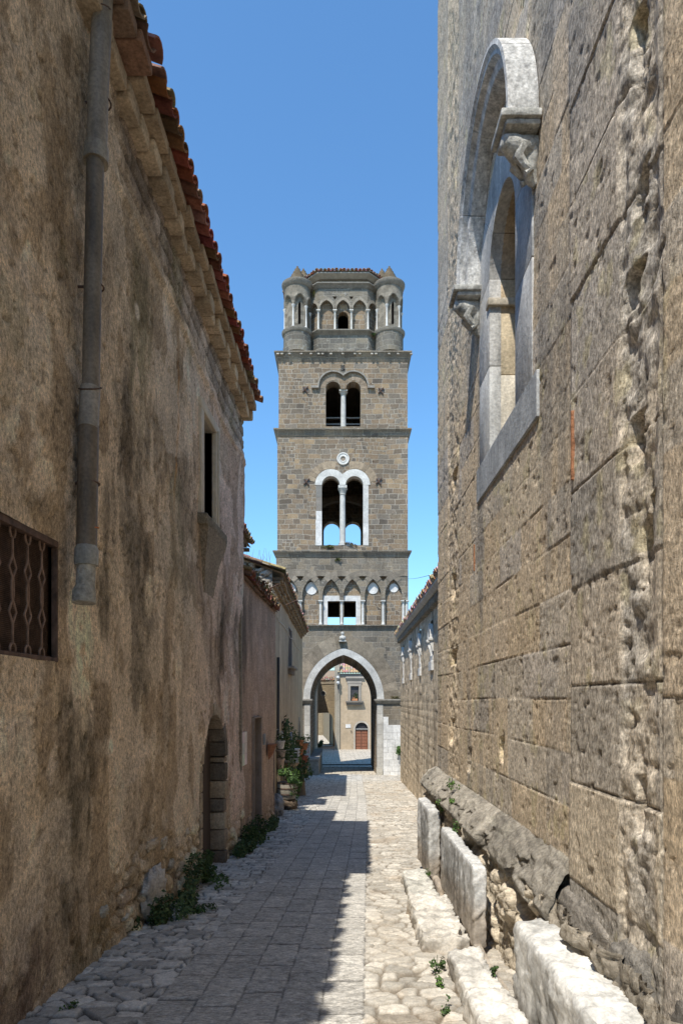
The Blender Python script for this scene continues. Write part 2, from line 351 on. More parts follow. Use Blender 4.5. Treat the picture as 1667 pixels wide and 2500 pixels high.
worn = sst(.52, .66, fbm(XX*1.1+4, YY*.9, 60, 4))*right                     # earth and mortar rubbed over the stones
cc = cc*(1-.5*worn[..., None])+np.array([.44, .385, .31])*.5*worn[..., None]
rust = sst(.62, .72, fbm(XX*2.2, YY*2.2, 71, 4))
cc = cc*(1-.12*rust[..., None]*np.array([.6, 1, 1.4]))
# slabs: five columns, staggered rows
col = np.floor(sx/.272); fxs = sx/.272-col
ln = .46+.22*_h(col.astype(int), np.zeros_like(col, int), 2); off = _h(col.astype(int), np.ones_like(col, int), 4)
rr = YY/ln+off*3; row = np.floor(rr+.12*(vn(rr*.7, col, 6)-.5)); fy = rr-row
edge = np.minimum(np.minimum(fxs, 1-fxs)*.272, np.minimum(fy, 1-fy)*ln)
seam = sst(.002, .010, edge)
sid = _h(row.astype(int), col.astype(int), 9)
hs = .012+.006*seam+.005*(sid-.5)+.014*(fbm(XX*16, YY*34, 12, 4)-.5)
cs = np.array([.58, .545, .485])*(.88+.22*sid)[..., None]*(.66+.68*fbm(XX*14, YY*26, 13, 4))[..., None]
cs = cs*(.45+.55*seam)[..., None]
Zs = zg(YY)+np.where(inst, hs, hc)
P = np.stack([XX, YY, Zs], -1); C = np.where(inst[..., None], cs, cc)
fc = inst[:-1, :-1]
grid('slab_path', P, C, M['slab'], keep=fc, kind='structure')
grid('cobbled_street', P, C, M['paving'], keep=~fc, kind='structure')
# the street behind the camera, the piazza beyond the tower and the land around, each a sheet that follows the slope
def sheet(name, mat, x0, x1, ys, drop, kind='structure'):
    vs = []; fs = []
    for k, y in enumerate(ys):
        z = float(zg(y))+drop; vs += [(x0, y, z), (x1, y, z)]
        if k: fs.append((2*k-2, 2*k-1, 2*k+1, 2*k))
    return link_mesh(name, vs, fs, mat, None, kind=kind)
M['earth'] = mk('earth', (.22, .19, .13), .95, [(.3, .7, 1.3, 6)], [(3, .5, .05)])
sheet('street_behind', M['piazza'], -2.4, 3.45, [-12, -6, -2, 0, 2.0], .012)
sheet('piazza', M['piazza'], -30, 30, [38.6, 44, 50, 60, 70, 78, 95, 120], .006)
sheet('ground', M['earth'], -700, 700, [-400, -12, -6, 0, 8, 16, 22, 30, 38, 48, 60, 70, 78, 95, 110, 300, 900, 1500], -.09)

# ------------------------------------------------------------------ the tall plastered house on the left
def lx(y): return -2.116+.04*np.asarray(y, float)
def LW(u, v):                       # a measured point on its street wall
    k = (u-CX)/F; y = -2.116/(k-.04); return y, VZ(v, y)
def ll(off=0.0):
    return lambda x, y, z: (float(lx(y))+off+x, y, z)
HL = thing('plastered_house', 'tall brown plastered house in shade with a long drainpipe and red tiled eave', 'house', (-2.1, 6, -.5))
def Ze(y): return 6.66+.062*(11.5-y)
Y1 = np.concatenate([np.arange(-4, 3.4, .1), np.arange(3.4, 11.53, .022)]); Y1[-1] = 11.5
Z1 = np.arange(-1.25, 7.4, .022)
YY, ZZ = np.meshgrid(Y1, Z1)
top = Ze(YY)-.16
ZZ = np.minimum(ZZ, top)
und = fbm(YY*.8, ZZ*.8, 90, 3)-.5; rough = fbm(YY*9, ZZ*9, 91, 4)-.5
d = .10*und+.016*rough
# colour: brown tufa plaster, pinker towards the far end, greener and darker near the eave
pk = sst(7.2, 10.5, YY)[..., None]
c = np.array([.355, .288, .205])*(1-pk)+np.array([.37, .285, .225])*pk
c = c*(.82+.36*fbm(YY*1.6, ZZ*1.1, 92, 5))[..., None]
c = c*(.84+.3*fbm(YY*10, ZZ*4, 93, 4))[..., None]
n1 = fbm(YY*3.5, ZZ*1.0, 94, 5)
def stain(y, z, ry, rz, col, amt, pw=1.0, tail=0):
    """a blotch with a ragged rim; tail > 0 lets it run down the wall"""
    global c
    dz = ZZ-z
    rzz = np.where(dz < 0, rz*(1+tail), rz)
    q = ((YY-y)/ry)**2+(dz/rzz)**2
    m = sst(1.0, .05, q+1.5*(fbm(YY*11, ZZ*1.7, int(abs(y*37+z*11)*10) % 991, 5)-.5)+.9*(fbm(YY*4, ZZ*4, int(abs(y*17+z*11)*10) % 991, 4)-.5))*amt*.84*(.55+.9*fbm(YY*18, ZZ*9, 77, 4))
    c = c*(1-m[..., None])+np.array(col)*m[..., None]
DK = (.075, .063, .042); LT = (.48, .40, .28)
def S(u, v, ru, rv, col, amt, tail=0):
    y, z = LW(u, v); y2, _ = LW(u+ru, v); stain(y, z, abs(y2-y), rv/F*y, col, amt, 1, tail)
S(185, 1800, 70, 140, DK, .9, 1.6); S(170, 2050, 45, 160, DK, .8, .8); S(150, 1930, 60, 120, DK, .55, .4)
S(352, 1370, 40, 110, DK, .85, 1.5); S(345, 1620, 22, 90, DK, .8, .8); S(318, 1250, 40, 110, DK, .75); S(330, 1060, 45, 150, DK, .75, .5)
S(540, 1520, 16, 90, DK, .9, 1.2); S(583, 1560, 12, 80, DK, .7, 1); S(255, 1440, 20, 100, DK, .85, .3); S(262, 1280, 16, 120, DK, .7, .5)
S(345, 760, 34, 190, (.10, .095, .05), .75, .6); S(420, 930, 40, 170, DK, .5, .4); S(300, 560, 26, 160, DK, .5, .5); S(395, 1050, 50, 120, DK, .55)
S(455, 1180, 30, 130, DK, .7, .3); S(470, 1330, 26, 90, DK, .65, .6); S(505, 1290, 16, 60, DK, .6, .5); S(430, 1390, 50, 60, DK, .5)
S(190, 300, 40, 260, DK, .5); S(180, 900, 20, 300, DK, .55); S(40, 800, 90, 120, (.22, .20, .14), .6); S(90, 1230, 80, 40, (.15, .12, .07), .5)
S(205, 1560, 26, 150, LT, .8, .7); S(130, 1690, 14, 90, LT, .8, .5); S(365, 1440, 12, 70, LT, .85); S(180, 1450, 12, 120, LT, .6, .4); S(347, 1735, 10, 50, LT, .5)
S(252, 1823, 34, 30, (.52, .46, .37), .85); S(333, 760, 7, 22, (.62, .58, .50), .9); S(170, 820, 10, 90, LT, .5); S(108, 640, 10, 70, LT, .35)
S(470, 900, 22, 110, (.46, .40, .33), .75, .3); S(410, 800, 26, 70, (.42, .37, .30), .55); S(560, 1800, 10, 80, (.45, .36, .32), .7); S(566, 1650, 7, 70, (.47, .40, .35), .6)
S(300, 2230, 70, 70, (.20, .165, .085), .85); S(225, 2350, 60, 110, (.14, .115, .07), .85); S(390, 2110, 60, 50, (.30, .23, .14), .7); S(460, 2020, 50, 50, (.36, .29, .20), .7); S(60, 2400, 90, 160, (.13, .095, .075), .9); S(10, 1980, 60, 180, (.2, .16, .1), .5)
orange = sst(.05, .01, np.abs(YY-(7.55+.05*np.sin(ZZ*3))))*sst(3.2, 4.4, ZZ)*sst(6, 5, ZZ)*.7
c = c*(1-orange[..., None])+np.array([.30, .16, .05])*orange[..., None]
# foot of the wall: plaster gone, rubble shows
ft = sst(.75, .15, ZZ-zg(YY)+.9*(fbm(YY*2.2, ZZ*2.2, 95, 4)-.5)-.12)*sst(5.0, 6.2, YY)
r1, r2, rid, _, _ = voro(YY*5.5, ZZ*6.5, 96)
d = d+ft*(.055*sst(0, .35, r2-r1)*(.4+rid)-.05)
c = c*(1-ft[..., None])+ft[..., None]*(np.array([.36, .30, .215])*(.55+.75*rid)[..., None]*(.45+.55*sst(.02, .2, r2-r1))[..., None])
# bare squared stones under the eave
bs = sst(.75, .62, top-ZZ+.25*(fbm(YY*3, ZZ*3, 97)-.5))*sst(5.2, 6.0, YY)
row = np.floor((top-ZZ)/.21); cl = YY/.42+row*.37; cf = cl-np.floor(cl); rf = (top-ZZ)/.21-row
jt = sst(.0, .05, np.minimum(np.minimum(cf, 1-cf)*.42, np.minimum(rf, 1-rf)*.21))
d = d+bs*(.03*jt-.04)
c = c*(1-bs[..., None])+bs[..., None]*(np.array([.235, .20, .165])*(.7+.6*_h(np.floor(cl).astype(int), row.astype(int), 98))[..., None]*(.5+.5*jt)[..., None])
ledge = np.exp(-((top-ZZ-.86)/.04)**2)*sst(5, 6, YY)
d = d+.035*ledge
pits = sst(.66, .78, fbm(YY*16, ZZ*16, 99, 3)); d = d-.012*pits; c = c*(1-.35*pits[..., None])
c = c*(1-.3*sst(.58, .74, fbm(YY*2.3, ZZ*.7, 101, 6))[..., None])
fl = sst(.56, .585, fbm(YY*1.7+2, ZZ*1.5, 301, 6))*sst(.35, .6, fbm(YY*.5, ZZ*.4, 302, 2)+.1)          # flaked patches of lighter undercoat
c = c*(1-.42*fl[..., None])+.42*fl[..., None]*np.array([.40, .345, .275])*(.8+.4*fbm(YY*20, ZZ*12, 303, 3))[..., None]; d = d-.007*fl
fd_ = sst(.57, .60, fbm(YY*2.6+9, ZZ*1.3+5, 304, 6)); c = c*(1-.34*fd_[..., None]*np.array([.9, 1, 1.15])); d = d+.004*fd_
gr_ = sst(.60, .66, fbm(YY*1.1, ZZ*.8, 305, 6))*sst(1.6, 4.5, ZZ); c = c*(1-.35*gr_[..., None])+.35*gr_[..., None]*np.array([.13, .125, .07])
ck = sst(.012, .0, np.abs(fbm(YY*1.9, ZZ*1.6, 306, 5)-.5))*sst(.45, .6, fbm(YY*.6, ZZ*.6, 307, 2)); c = c*(1-.55*ck[..., None]); d = d-.006*ck
c = np.minimum(c*np.array([2.30, 2.20, 2.16]), .85)
P = np.stack([lx(YY)+d, YY, ZZ], -1)
wy0, wy1, wz0, wz1 = 8.66, 9.34, 4.0, 5.33        # upper window
by0, by1, bz0, bz1 = 3.5, 4.64, 1.915, 2.735        # barred window
dy0, dy1, dzs = 8.70, 10.0, .84                     # door, springing of its arch
yc = (YY[:-1, :-1]+YY[1:, 1:])/2; zc = (ZZ[:-1, :-1]+ZZ[1:, 1:])/2
hole = ((yc > wy0) & (yc < wy1) & (zc > wz0) & (zc < wz1)) | ((yc > by0) & (yc < by1) & (zc > bz0) & (zc < bz1))
rd = (dy1-dy0)/2; ym = (dy0+dy1)/2
hole |= (yc > dy0) & (yc < dy1) & ((zc < dzs) | (np.hypot(yc-ym, zc-dzs) < rd))
wl = grid('wall', P, c, M['plaster'], HL, keep=~hole)
b = MB(); b.cur = (.34, .275, .2)                   # the rest of the walls, and a back to the openings
b.box(-9, -2.75, -4, 11.42, -2, 6.3)
b.box(-2.75, float(lx(11.42)), 11.30, 11.44, -1.3, 6.55)
b.build('side_wall', M['plaster'], HL)
# eave: two courses of stones and a tile edge, older and broken at the near end
e1 = MB()
y = 4.95
while y < 11.45:
    l = random.uniform(.17, .36) if y > 6 else random.uniform(.3, .5); y2 = min(y+l-.012, 11.48); z = Ze((y+y2)/2); w = float(lx(y))
    k = random.uniform(.75, 1.15); cst = (.55*k, .43*k, .30*k)
    e1.bbox(w-.15, w+.15+random.uniform(-.035, .03), y, y2, z-.29+random.uniform(-.03, .03), z-.135, .025, cst)
    y += l
e1.build('corbel_course', M['rock'], HL, smooth=35)
e2 = MB(); y = 4.95
while y < 11.45:
    l = random.uniform(.2, .42); y2 = min(y+l-.01, 11.5); z = Ze((y+y2)/2); w = float(lx(y)); k = random.uniform(.7, 1.1)
    far = y > 5.75
    cst = (.45*k, .34*k, .23*k) if far else random.choice([(.30*k, .2*k, .14*k), (.34*k, .28*k, .21*k), (.26*k, .15*k, .10*k)])
    e2.bbox(w-.15, w+(.235 if far else .30)+random.uniform(-.025, .02), y, y2, z-.135+random.uniform(-.008, .012), z-.02, .015, cst)
    if y < 5.75 <= y+l: e2.build('eave_slab_course', M['rock'], HL, smooth=35); e2 = MB()
    y += l
e2.build('eave_slab_course', M['rock'], HL, smooth=35)
def tile(mb, p, up, side, nrm, L, r, c, conc=False, taper=.85, n=6, th=.014):
    """one curved clay tile: p centre of its lower end, up the slope direction"""
    rings = []
    for q, rad in ((0, r), (1, r*taper)):
        a = [math.pi*k/n for k in range(n+1)]
        outer = [p+up*(L*q)+side*(math.cos(t)*rad)+nrm*((-1 if conc else 1)*math.sin(t)*rad*.75) for t in a]
        inner = [p+up*(L*q)+side*(math.cos(t)*(rad-th))+nrm*((-1 if conc else 1)*math.sin(t)*(rad*.75-th)) for t in a[::-1]]
        rings.append([tuple(v) for v in outer+inner])
    mb.loft(rings, True, c)
def tile_roof(mb, A, B, up, courses, sp, r, L=.42, cols=((.36, .13, .07),), jit=.02, gapf=None, lift=.0, seed=3):
    rnd = random.Random(seed); A = Vector(A); B = Vector(B); up = Vector(up).normalized(); ax = (B-A); n = int(ax.length/sp); ax.normalize()
    nrm = ax.cross(up).normalized()
    if nrm.z < 0: nrm = -nrm
    for i in range(n+1):
        p0 = A+ax*(i*sp)
        if gapf and gapf(p0): continue
        for k in range(courses):
            c = [v*rnd.uniform(.72, 1.2) for v in rnd.choice(cols)]
            jt = Vector((rnd.uniform(-jit, jit), rnd.uniform(-jit, jit), rnd.uniform(-jit, jit)*.4))
            tile(mb, p0+up*(k*L*.82)+nrm*(.05+.012*0+lift)+jt+up*rnd.uniform(-.02, .04), up, ax, nrm, L, r, c)
            if i < n:
                c = [v*rnd.uniform(.6, 1.05) for v in rnd.choice(cols)]
                tile(mb, p0+ax*(sp/2)+up*(k*L*.82)+nrm*(.055+lift)+jt*.5, up, ax, nrm, L, r*.95, c, True)
t1 = MB()
RED = ((.33, .125, .075), (.28, .105, .065), (.36, .155, .095), (.24, .10, .07), (.36, .2, .14)); OLD = ((.30, .19, .13), (.36, .27, .2), (.27, .14, .09), (.38, .31, .24))
tile_roof(t1, (float(lx(5.92))+.345, 5.92, Ze(5.92)-.005), (float(lx(11.5))+.30, 11.48, Ze(11.5)-.005), (-1, 0, .34), 4, .185, .088, .40, RED, .006, seed=5)
tile_roof(t1, (float(lx(4.95))+.35, 4.95, Ze(4.95)+.0), (float(lx(5.75))+.34, 5.72, Ze(5.7)+.0), (-1, 0, .34), 4, .25, .115, .46, OLD, .03, seed=8)
tile_roof(t1, (float(lx(-4))+.05, -4, Ze(-4)-.05), (float(lx(4.8))+.06, 4.8, Ze(4.8)-.03), (-1, 0, .34), 4, .25, .115, .46, OLD, .05, seed=9)  # unseen stretch, overhang cut short to narrow its shadow on the street
t1.add([(float(lx(-4))-.02, -4, Ze(-4)-.03), (float(lx(11.48))-.02, 11.48, Ze(11.48)-.03), (-9, 11.48, Ze(11.48)+2.4), (-9, -4, Ze(-4)+2.4)], [(0, 1, 2, 3)], (.3, .17, .11))
t1.add([(float(lx(-4))-.02, -4, Ze(-4)-.06), (float(lx(11.48))-.02, 11.48, Ze(11.48)-.06), (-9, 11.48, Ze(11.48)+2.3), (-9, -4, Ze(-4)+2.3)], [(3, 2, 1, 0)], (.2, .15, .11))
t1.add([(float(lx(11.3))-.1, 11.45, Ze(11.4)-.1), (-9, 11.45, Ze(11.4)-.1), (-9, 11.45, Ze(11.4)+2.3)], [(0, 1, 2)], (.3, .25, .2))
t1.build('roof', M['clay'], HL)
# upper window: pale moulded surround, sill shelf on a plastered corbel
f = ll()
w1 = MB(); w1.cur = (.58, .50, .39)
w1.bbox(-.14, .035, wy0-.15, wy0, wz0, wz1+.0, .012, None, f); w1.bbox(-.14, .035, wy1, wy1+.22, wz0, wz1, .012, None, f); w1.bbox(-.14, .037, wy0-.15, wy1+.22, wz1, wz1+.13, .012, None, f)
w1.bbox(.03, .055, wy1+.06, wy1+.10, wz0, wz1+.04, .006, None, f)
for a in (wy0, wy1): w1.bbox(-.42, -.02, a-.03 if a == wy0 else a, a if a == wy0 else a+.03, wz0, wz1, .005, (.52, .49, .42), f)
w1.bbox(-.42, -.02, wy0, wy1, wz1-.005, wz1+.03, .005, (.42, .37, .3), f)
win = w1.build('window', M['plaster_far'], HL, smooth=40)
k = MB(); k.bbox(-.12, .115, wy0-.20, wy1+.34, wz0-.15, wz0-.002, .025, (.26, .215, .15), f)
k.loft([[f(x, y, wz0-.15) for x, y in ((-.08, wy0-.14), (.12, wy0-.14), (.12, wy1+.30), (-.08, wy1+.30))], [f(x, y, wz0-.5) for x, y in ((-.08, wy0+.0), (.05, wy0+.0), (.05, wy1+.1), (-.08, wy1+.1))], [f(x, y, wz0-.95) for x, y in ((-.08, wy0+.15), (.0, wy0+.15), (.0, wy1-.05), (-.08, wy1-.05))]], True, (.33, .265, .19))
k.build('sill', M['plaster'], win, smooth=40)
k = MB(); k.box(-.46, -.40, wy0-.05, wy1+.05, wz0-.05, wz1+.05); k.V = [f(*p) for p in k.V]; k.build('dark_backing', M['dark'], win)  # black box stands in for the dark of the room behind
# barred window
g = MB(); g.cur = (.1, .07, .05)
for a in ((by0, by1, bz1-.045, bz1), (by0, by1, bz0, bz0+.03)): g.bbox(-.04, .010, *a[:2], *a[2:], .003, None, f)
g.bbox(-.03, .008, by1-.02, by1, bz0, bz1, .003, None, f); g.bbox(-.03, .008, by0, by0+.02, bz0, bz1, .003, None, f)
bw = g.build('barred_window', M['iron'], HL)
sc = MB()
for i in range(95):
    yy = by0+.02+i*.0117
    if yy < by1-.02: sc.box(-.062, -.060, yy, yy+.0035, bz0, bz1)
for i in range(70):
    zz = bz0+.02+i*.0117
    if zz < bz1-.02: sc.box(-.059, -.0575, by0, by1, zz, zz+.0035)
sc.V = [f(*p) for p in sc.V]; sc.build('mesh_screen', M['iron'], bw)
k = MB(); k.box(-.30, -.27, by0-.05, by1+.05, bz0-.05, bz1+.05); k.V = [f(*p) for p in k.V]; k.build('dark_backing', M['dark'], bw)  # black panel paints the darkness behind the screen
def flatbar(path, w=.016, t=.006, off=-.02):
    m = MB()
    for (ya, za), (yb, zb) in zip(path[:-1], path[1:]):
        m.tube([f(off, ya, za), f(off, yb, zb)], .0065, 5)
    return m
for q in range(6):
    yb = 4.46-.182*q
    if yb < by0: break
    h0, h1 = bz0+.03, bz1-.045; H = h1-h0
    gb = MB()
    def seg(pts):
        gb.tube([f(-.018, yb+a, h0+t*H) for a, t in pts], .0078, 6)
    for s in (-1, 1):
        seg([(s*.03, 1), (s*.031, .965), (s*.018, .93), (0, .92), (0, .80), (s*.004, .77), (s*.042, .685), (s*.004, .605), (s*.011, .56), (s*.011, .46), (s*.003, .42), (s*.042, .325), (s*.003, .24), (0, .22), (0, .075), (s*.018, .065), (s*.031, .04), (s*.031, 0)])
    gb.build('wrought_bar', M['iron_bar'], bw, smooth=40)
# arched door in a stone surround
ds = MB()
zb = float(zg(9.2))-.15
def vous(a0, a1, r0, r1, x0, x1, c):
    n = 3; rings = []
    for k in range(n+1):
        a = a0+(a1-a0)*k/n
        rings.append([f(x0, ym+math.cos(a)*r0, dzs+math.sin(a)*r0), f(x1, ym+math.cos(a)*r0, dzs+math.sin(a)*r0), f(x1, ym+math.cos(a)*r1, dzs+math.sin(a)*r1), f(x0, ym+math.cos(a)*r1, dzs+math.sin(a)*r1)])
    ds.loft(rings, True, c)
pal = [(.17, .14, .11), (.36, .28, .2), (.48, .38, .27), (.22, .18, .14), (.42, .32, .22)]
na = 9
for i in range(na):
    a0 = math.pi*i/na; vous(a0+.015, a0+math.pi/na-.015, rd-.02, rd+.13+random.uniform(-.03, .03), -.21, .02+random.uniform(-.01, .012), pal[(i*3) % 5])
zz = zb; i = 0
while zz < dzs-.02:
    hgt = random.choice([.2, .26, .3]); z2 = min(zz+hgt, dzs)
    ds.bbox(-.21, .02+random.uniform(-.012, .012), dy1-.03+random.uniform(-.012, .012), dy1+random.uniform(.10, .2), zz, z2-.012, .02, pal[i % 5], f)
    ds.bbox(-.21, .005, dy0-.10, dy0+.015, zz, z2-.012, .014, pal[2], f); zz = z2; i += 1
dr = ds.build('door_surround', M['rock'], HL, smooth=40)
k = MB(); k.cur = (.085, .062, .05)
loop = [(dy0-.02, zb), (dy0-.02, dzs)]+arch(ym, dzs, rd+.02, rd+.02, 8)[1:-1]+[(dy1+.02, dzs), (dy1+.02, zb)]
k.plate([loop], -.25, -.20, None, lambda a, y, z: f(y, a, z))
for q in range(1, 6): k.box(-.201, -.194, dy0+q*.17-.006, dy0+q*.17+.006, zb, dzs+.2)
k.V = k.V[:]; n0 = len(k.V)-40
k.V[n0:] = [f(*p) for p in k.V[n0:]]
k.build('door', M['wood'], HL)
# drainpipe, six lengths of different age
DPX = .115
pts = [(253, 0, 5.15), (247, 395, None)]
def pp(u, v): y, z = None, None; kk = (u-CX)/F; yy = (-2.116+DPX)/(kk-.04); return Vector((float(lx(yy))+DPX, yy, VZ(v, yy)))
dp = MB(); dp.cur = (.255, .215, .165)
top_ = pp(253, 0); dp.tube([top_+Vector((.02, .06, 1.0)), pp(240, 230), pp(236, 392)], .074, 16)
dpo = dp.build('drainpipe', M['zinc'], HL, smooth=50)
dq = MB(); dq.cur = (.31, .27, .21)
dq.tube([pp(236, 360), pp(235, 380), pp(234.5, 398)], [.086, .088, .09], 16); dq.build('collar', M['zinc'], dpo, smooth=50)
dq = MB(); dq.cur = (.19, .155, .115); dq.tube([pp(233, 392), pp(222, 950)], .062, 16); dq.build('lower_pipe', M['zinc'], dpo, smooth=50)
dq = MB(); dq.cur = (.28, .245, .20); dq.tube([pp(221, 948), pp(216, 1046)], .070, 16); dq.build('sleeve', M['zinc'], dpo, smooth=50)
dq = MB(); dq.cur = (.165, .13, .095); dq.tube([pp(217, 1040), pp(212, 1342)], .071, 16); dq.build('foot_pipe', M['zinc'], dpo, smooth=50)
dq = MB(); dq.cur = (.28, .27, .24); dq.tube([pp(213, 1335), pp(212, 1343), pp(211, 1372), pp(211, 1380)], [.073, .082, .083, .080], 16); dq.build('collar', M['zinc'], dpo, smooth=50)
dq = MB(); dq.cur = (.45, .42, .36); dq.tube([pp(211, 1376), pp(209, 1430), pp(206, 1446), pp(205, 1472)], [.064, .066, .079, .081], 16)
dq.build('spout', M['rock'], dpo, smooth=50)
for (uu, vv, cl_) in ((243, 20, None), (221, 948, None)):
    p = pp(uu, vv); dq = MB(); dq.tube([p+Vector((math.cos(a)*.078, math.sin(a)*.078, .04*math.sin(a))) for a in np.linspace(-2.6, 1.6, 12)]+[p+Vector((-.13, .07, .02))], .005, 6); dq.build('wire_strap', M['iron'], dpo)
for vv, rq in ((250, .077), (700, .065), (1180, .074)):
    p = pp(253-vv*.031, vv); dq = MB(); dq.cur = (.1, .085, .07); dq.tube([p+Vector((math.cos(a)*rq, math.sin(a)*rq, 0)) for a in np.linspace(-3.1, 3.1, 18)], .007, 6); dq.tube([p+Vector((-.06, .0, 0)), p+Vector((-.16, .0, .0))], .01, 6); dq.build('pipe_clamp', M['iron'], dpo)
p = pp(215, 1288); dq = MB(); dq.cur = (.55, .17, .04)
dq.tube([p+Vector((math.cos(a)*.073, math.sin(a)*.073, .012*math.sin(a*1.3))) for a in np.linspace(-2.2, .9, 10)], .0055, 6); dq.build('orange_tie', M['cloth'], dpo)

def rockmesh(name, c, r, col, seed, parent=None, res=28, amp=.35, fr=2.2, mat=None, label=None, cat=None, group=None, sq=1.0, kind=None):
    th = np.linspace(0, math.pi, res); ph = np.linspace(0, 2*math.pi, res*2)
    T, Pp = np.meshgrid(th, ph, indexing='ij')
    x, y, z = np.sin(T)*np.cos(Pp), np.sin(T)*np.sin(Pp), np.cos(T)
    if sq != 1: x, y, z = [np.sign(a)*np.abs(a)**sq for a in (x, y, z)]
    n = (fbm((x+3*z)*fr+seed, (y-2*z)*fr+seed*2, seed, 4)-.5)*2; wv = np.sin(T)**.5
    n2 = np.roll(n, 0); n[:, -1] = n[:, 0]; n[0] = n[0, 0]; n[-1] = n[-1, 0]
    f1_, f2_, id_, _, _ = voro((x+z)*fr*1.1+seed, (y-z)*fr*1.1, seed+3); fac = (f1_-.4)*.6; fac[:, -1] = fac[:, 0]; fac[0] = 0; fac[-1] = 0
    k_ = 1+amp*n-amp*fac
    Pq = np.stack([c[0]+x*r[0]*k_, c[1]+y*r[1]*k_, c[2]+z*r[2]*k_], -1)
    cl = np.array(col)*(.75+.5*fbm(x*4+seed, y*4+z*3, seed+7, 4))[..., None]
    if parent is None:
        I = np.arange(Pq.shape[0]*Pq.shape[1]).reshape(Pq.shape[:2]); fcs = np.stack([I[:-1, :-1], I[1:, :-1], I[1:, 1:], I[:-1, 1:]], -1).reshape(-1, 4)
        o = link_mesh(name, Pq, fcs, mat or M['rock'], None, cl, True, kind, None, (c[0], c[1], c[2]-r[2]))
        return tag(o, label, cat, group)
    return grid(name, Pq, cl, mat or M['rock'], parent, flip=True)
# rubble lumps left where the plaster has fallen; they belong to the wall
for q, (u, v, ru, rv, cl_) in enumerate([(372, 2180, 27, 62, (.40, .36, .31)), (308, 2195, 12, 22, (.36, .27, .19)), (378, 2060, 16, 15, (.36, .29, .21)), (400, 2055, 10, 22, (.36, .32, .26)), (418, 2110, 9, 16, (.33, .3, .25)), (443, 2112, 9, 18, (.36, .31, .24)), (330, 2125, 16, 18, (.30, .23, .15)), (455, 2030, 7, 14, (.38, .33, .27)), (430, 2065, 14, 13, (.32, .25, .18)), (258, 2225, 8, 16, (.33, .3, .24)), (308, 2238, 6, 10, (.4, .37, .31))]):
    y, z = LW(u, v); y2 = LW(u+ru, v)[0]; rockmesh('rubble_stone', (float(lx(y))+(.0 if q == 0 else -.03), y, z), (.11 if q == 0 else .055, min(abs(y2-y), .32), rv/F*y), tuple(v*1.4 for v in cl_), 200+q, HL, 16)
# ------------------------------------------------------------------ the low house next to it
LO = thing('low_house', 'low pinkish plaster house with a weedy red tile edge and narrow doorway', 'house', (-2.0, 13.5, -1.0))
def Zt(y): return 3.78-.02*(y-11.5)
Y1 = np.arange(11.5, 15.62, .03); Y1[-1] = 15.6; Z1 = np.arange(-1.45, 4.1, .03); YY, ZZ = np.meshgrid(Y1, Z1); ZZ = np.minimum(ZZ, Zt(YY)-.02)
d = .06*(fbm(YY*.9, ZZ*.9, 110, 3)-.5)+.016*(fbm(YY*9, ZZ*9, 111, 4)-.5)-.03
c = np.array([.36, .265, .21])*(.8+.4*fbm(YY*1.4, ZZ*.8, 112, 5))[..., None]*(.84+.3*fbm(YY*9, ZZ*3, 113, 4))[..., None]
S(612, 1500, 10, 110, DK, .7, 1.4) if False else None
def st2(y, z, ry, rz, col, amt, tail=0):
    global c
    dz = ZZ-z; q = ((YY-y)/ry)**2+(dz/np.where(dz < 0, rz*(1+tail), rz))**2
    m = sst(1, .12, q+1.1*(fbm(YY*4, ZZ*2, int(y*100) % 97, 5)-.5))*amt; c = c*(1-m[..., None])+np.array(col)*m[..., None]
st2(11.6, 3.1, .5, .8, (.09, .07, .055), .85, 1.2); st2(12.4, 3.2, .4, .5, (.14, .11, .085), .6, 1); st2(13.6, 2.4, .5, .8, (.43, .33, .28), .6); st2(11.55, .9, .25, .5, (.46, .37, .33), .7, .5)
st2(12.2, .1, .3, 1.0, (.28, .21, .165), .5); st2(14.8, 3.4, .5, .5, (.2, .16, .125), .5, 1); st2(13.0, 1.6, .5, .3, (.45, .35, .31), .5)
ft = sst(.7, .1, ZZ-zg(YY)+.9*(fbm(YY*2, ZZ*2, 114, 4)-.5)); r1, r2, rid, _, _ = voro(YY*5.5, ZZ*7, 115)
d = d+ft*(.05*sst(0, .35, r2-r1)-.04); c = c*(1-.75*ft[..., None])+.75*ft[..., None]*np.array([.36, .295, .24])*(.55+.7*rid)[..., None]
qy0, qy1, qz1 = 12.62, 13.43, 1.33
yc = (YY[:-1, :-1]+YY[1:, 1:])/2; zc = (ZZ[:-1, :-1]+ZZ[1:, 1:])/2
hole = (yc > qy0) & (yc < qy1) & (zc < qz1)
c = np.minimum(c*np.array([1.52, 1.44, 1.32]), .8); grid('wall', np.stack([lx(YY)+d, YY, ZZ], -1), c, M['plaster'], LO, keep=~hole)
k = MB(); k.cur = (.33, .25, .2); k.box(-9, -2.5, 11.5, 15.6, -2, 3.5); k.box(-2.5, float(lx(15.6))-.03, 15.5, 15.62, -2, 3.5); k.build('side_wall', M['plaster'], LO)
k = MB(); k.cur = (.31, .24, .19)
k.bbox(-.32, .012, qy1, qy1+.03, -1.2, qz1, .004, None, f); k.bbox(-.32, .012, qy0-.03, qy0, -1.2, qz1, .004, None, f); k.bbox(-.32, .012, qy0-.03, qy1+.03, qz1, qz1+.03, .004, None, f)
dwy = k.build('doorway', M['plaster_far'], LO)
k = MB(); k.cur = (.12, .085, .065); k.box(-.30, -.26, qy0, qy1, -1.2, qz1); k.V = [f(*p) for p in k.V]; k.build('door', M['wood'], dwy)
k = MB(); k.bbox(-.3, .10, qy0-.05, qy1+.06, -1.15, float(zg(13.1))+.10, .015, (.42, .39, .35), f); k.build('doorstep', M['marble'], dwy)
k = MB()
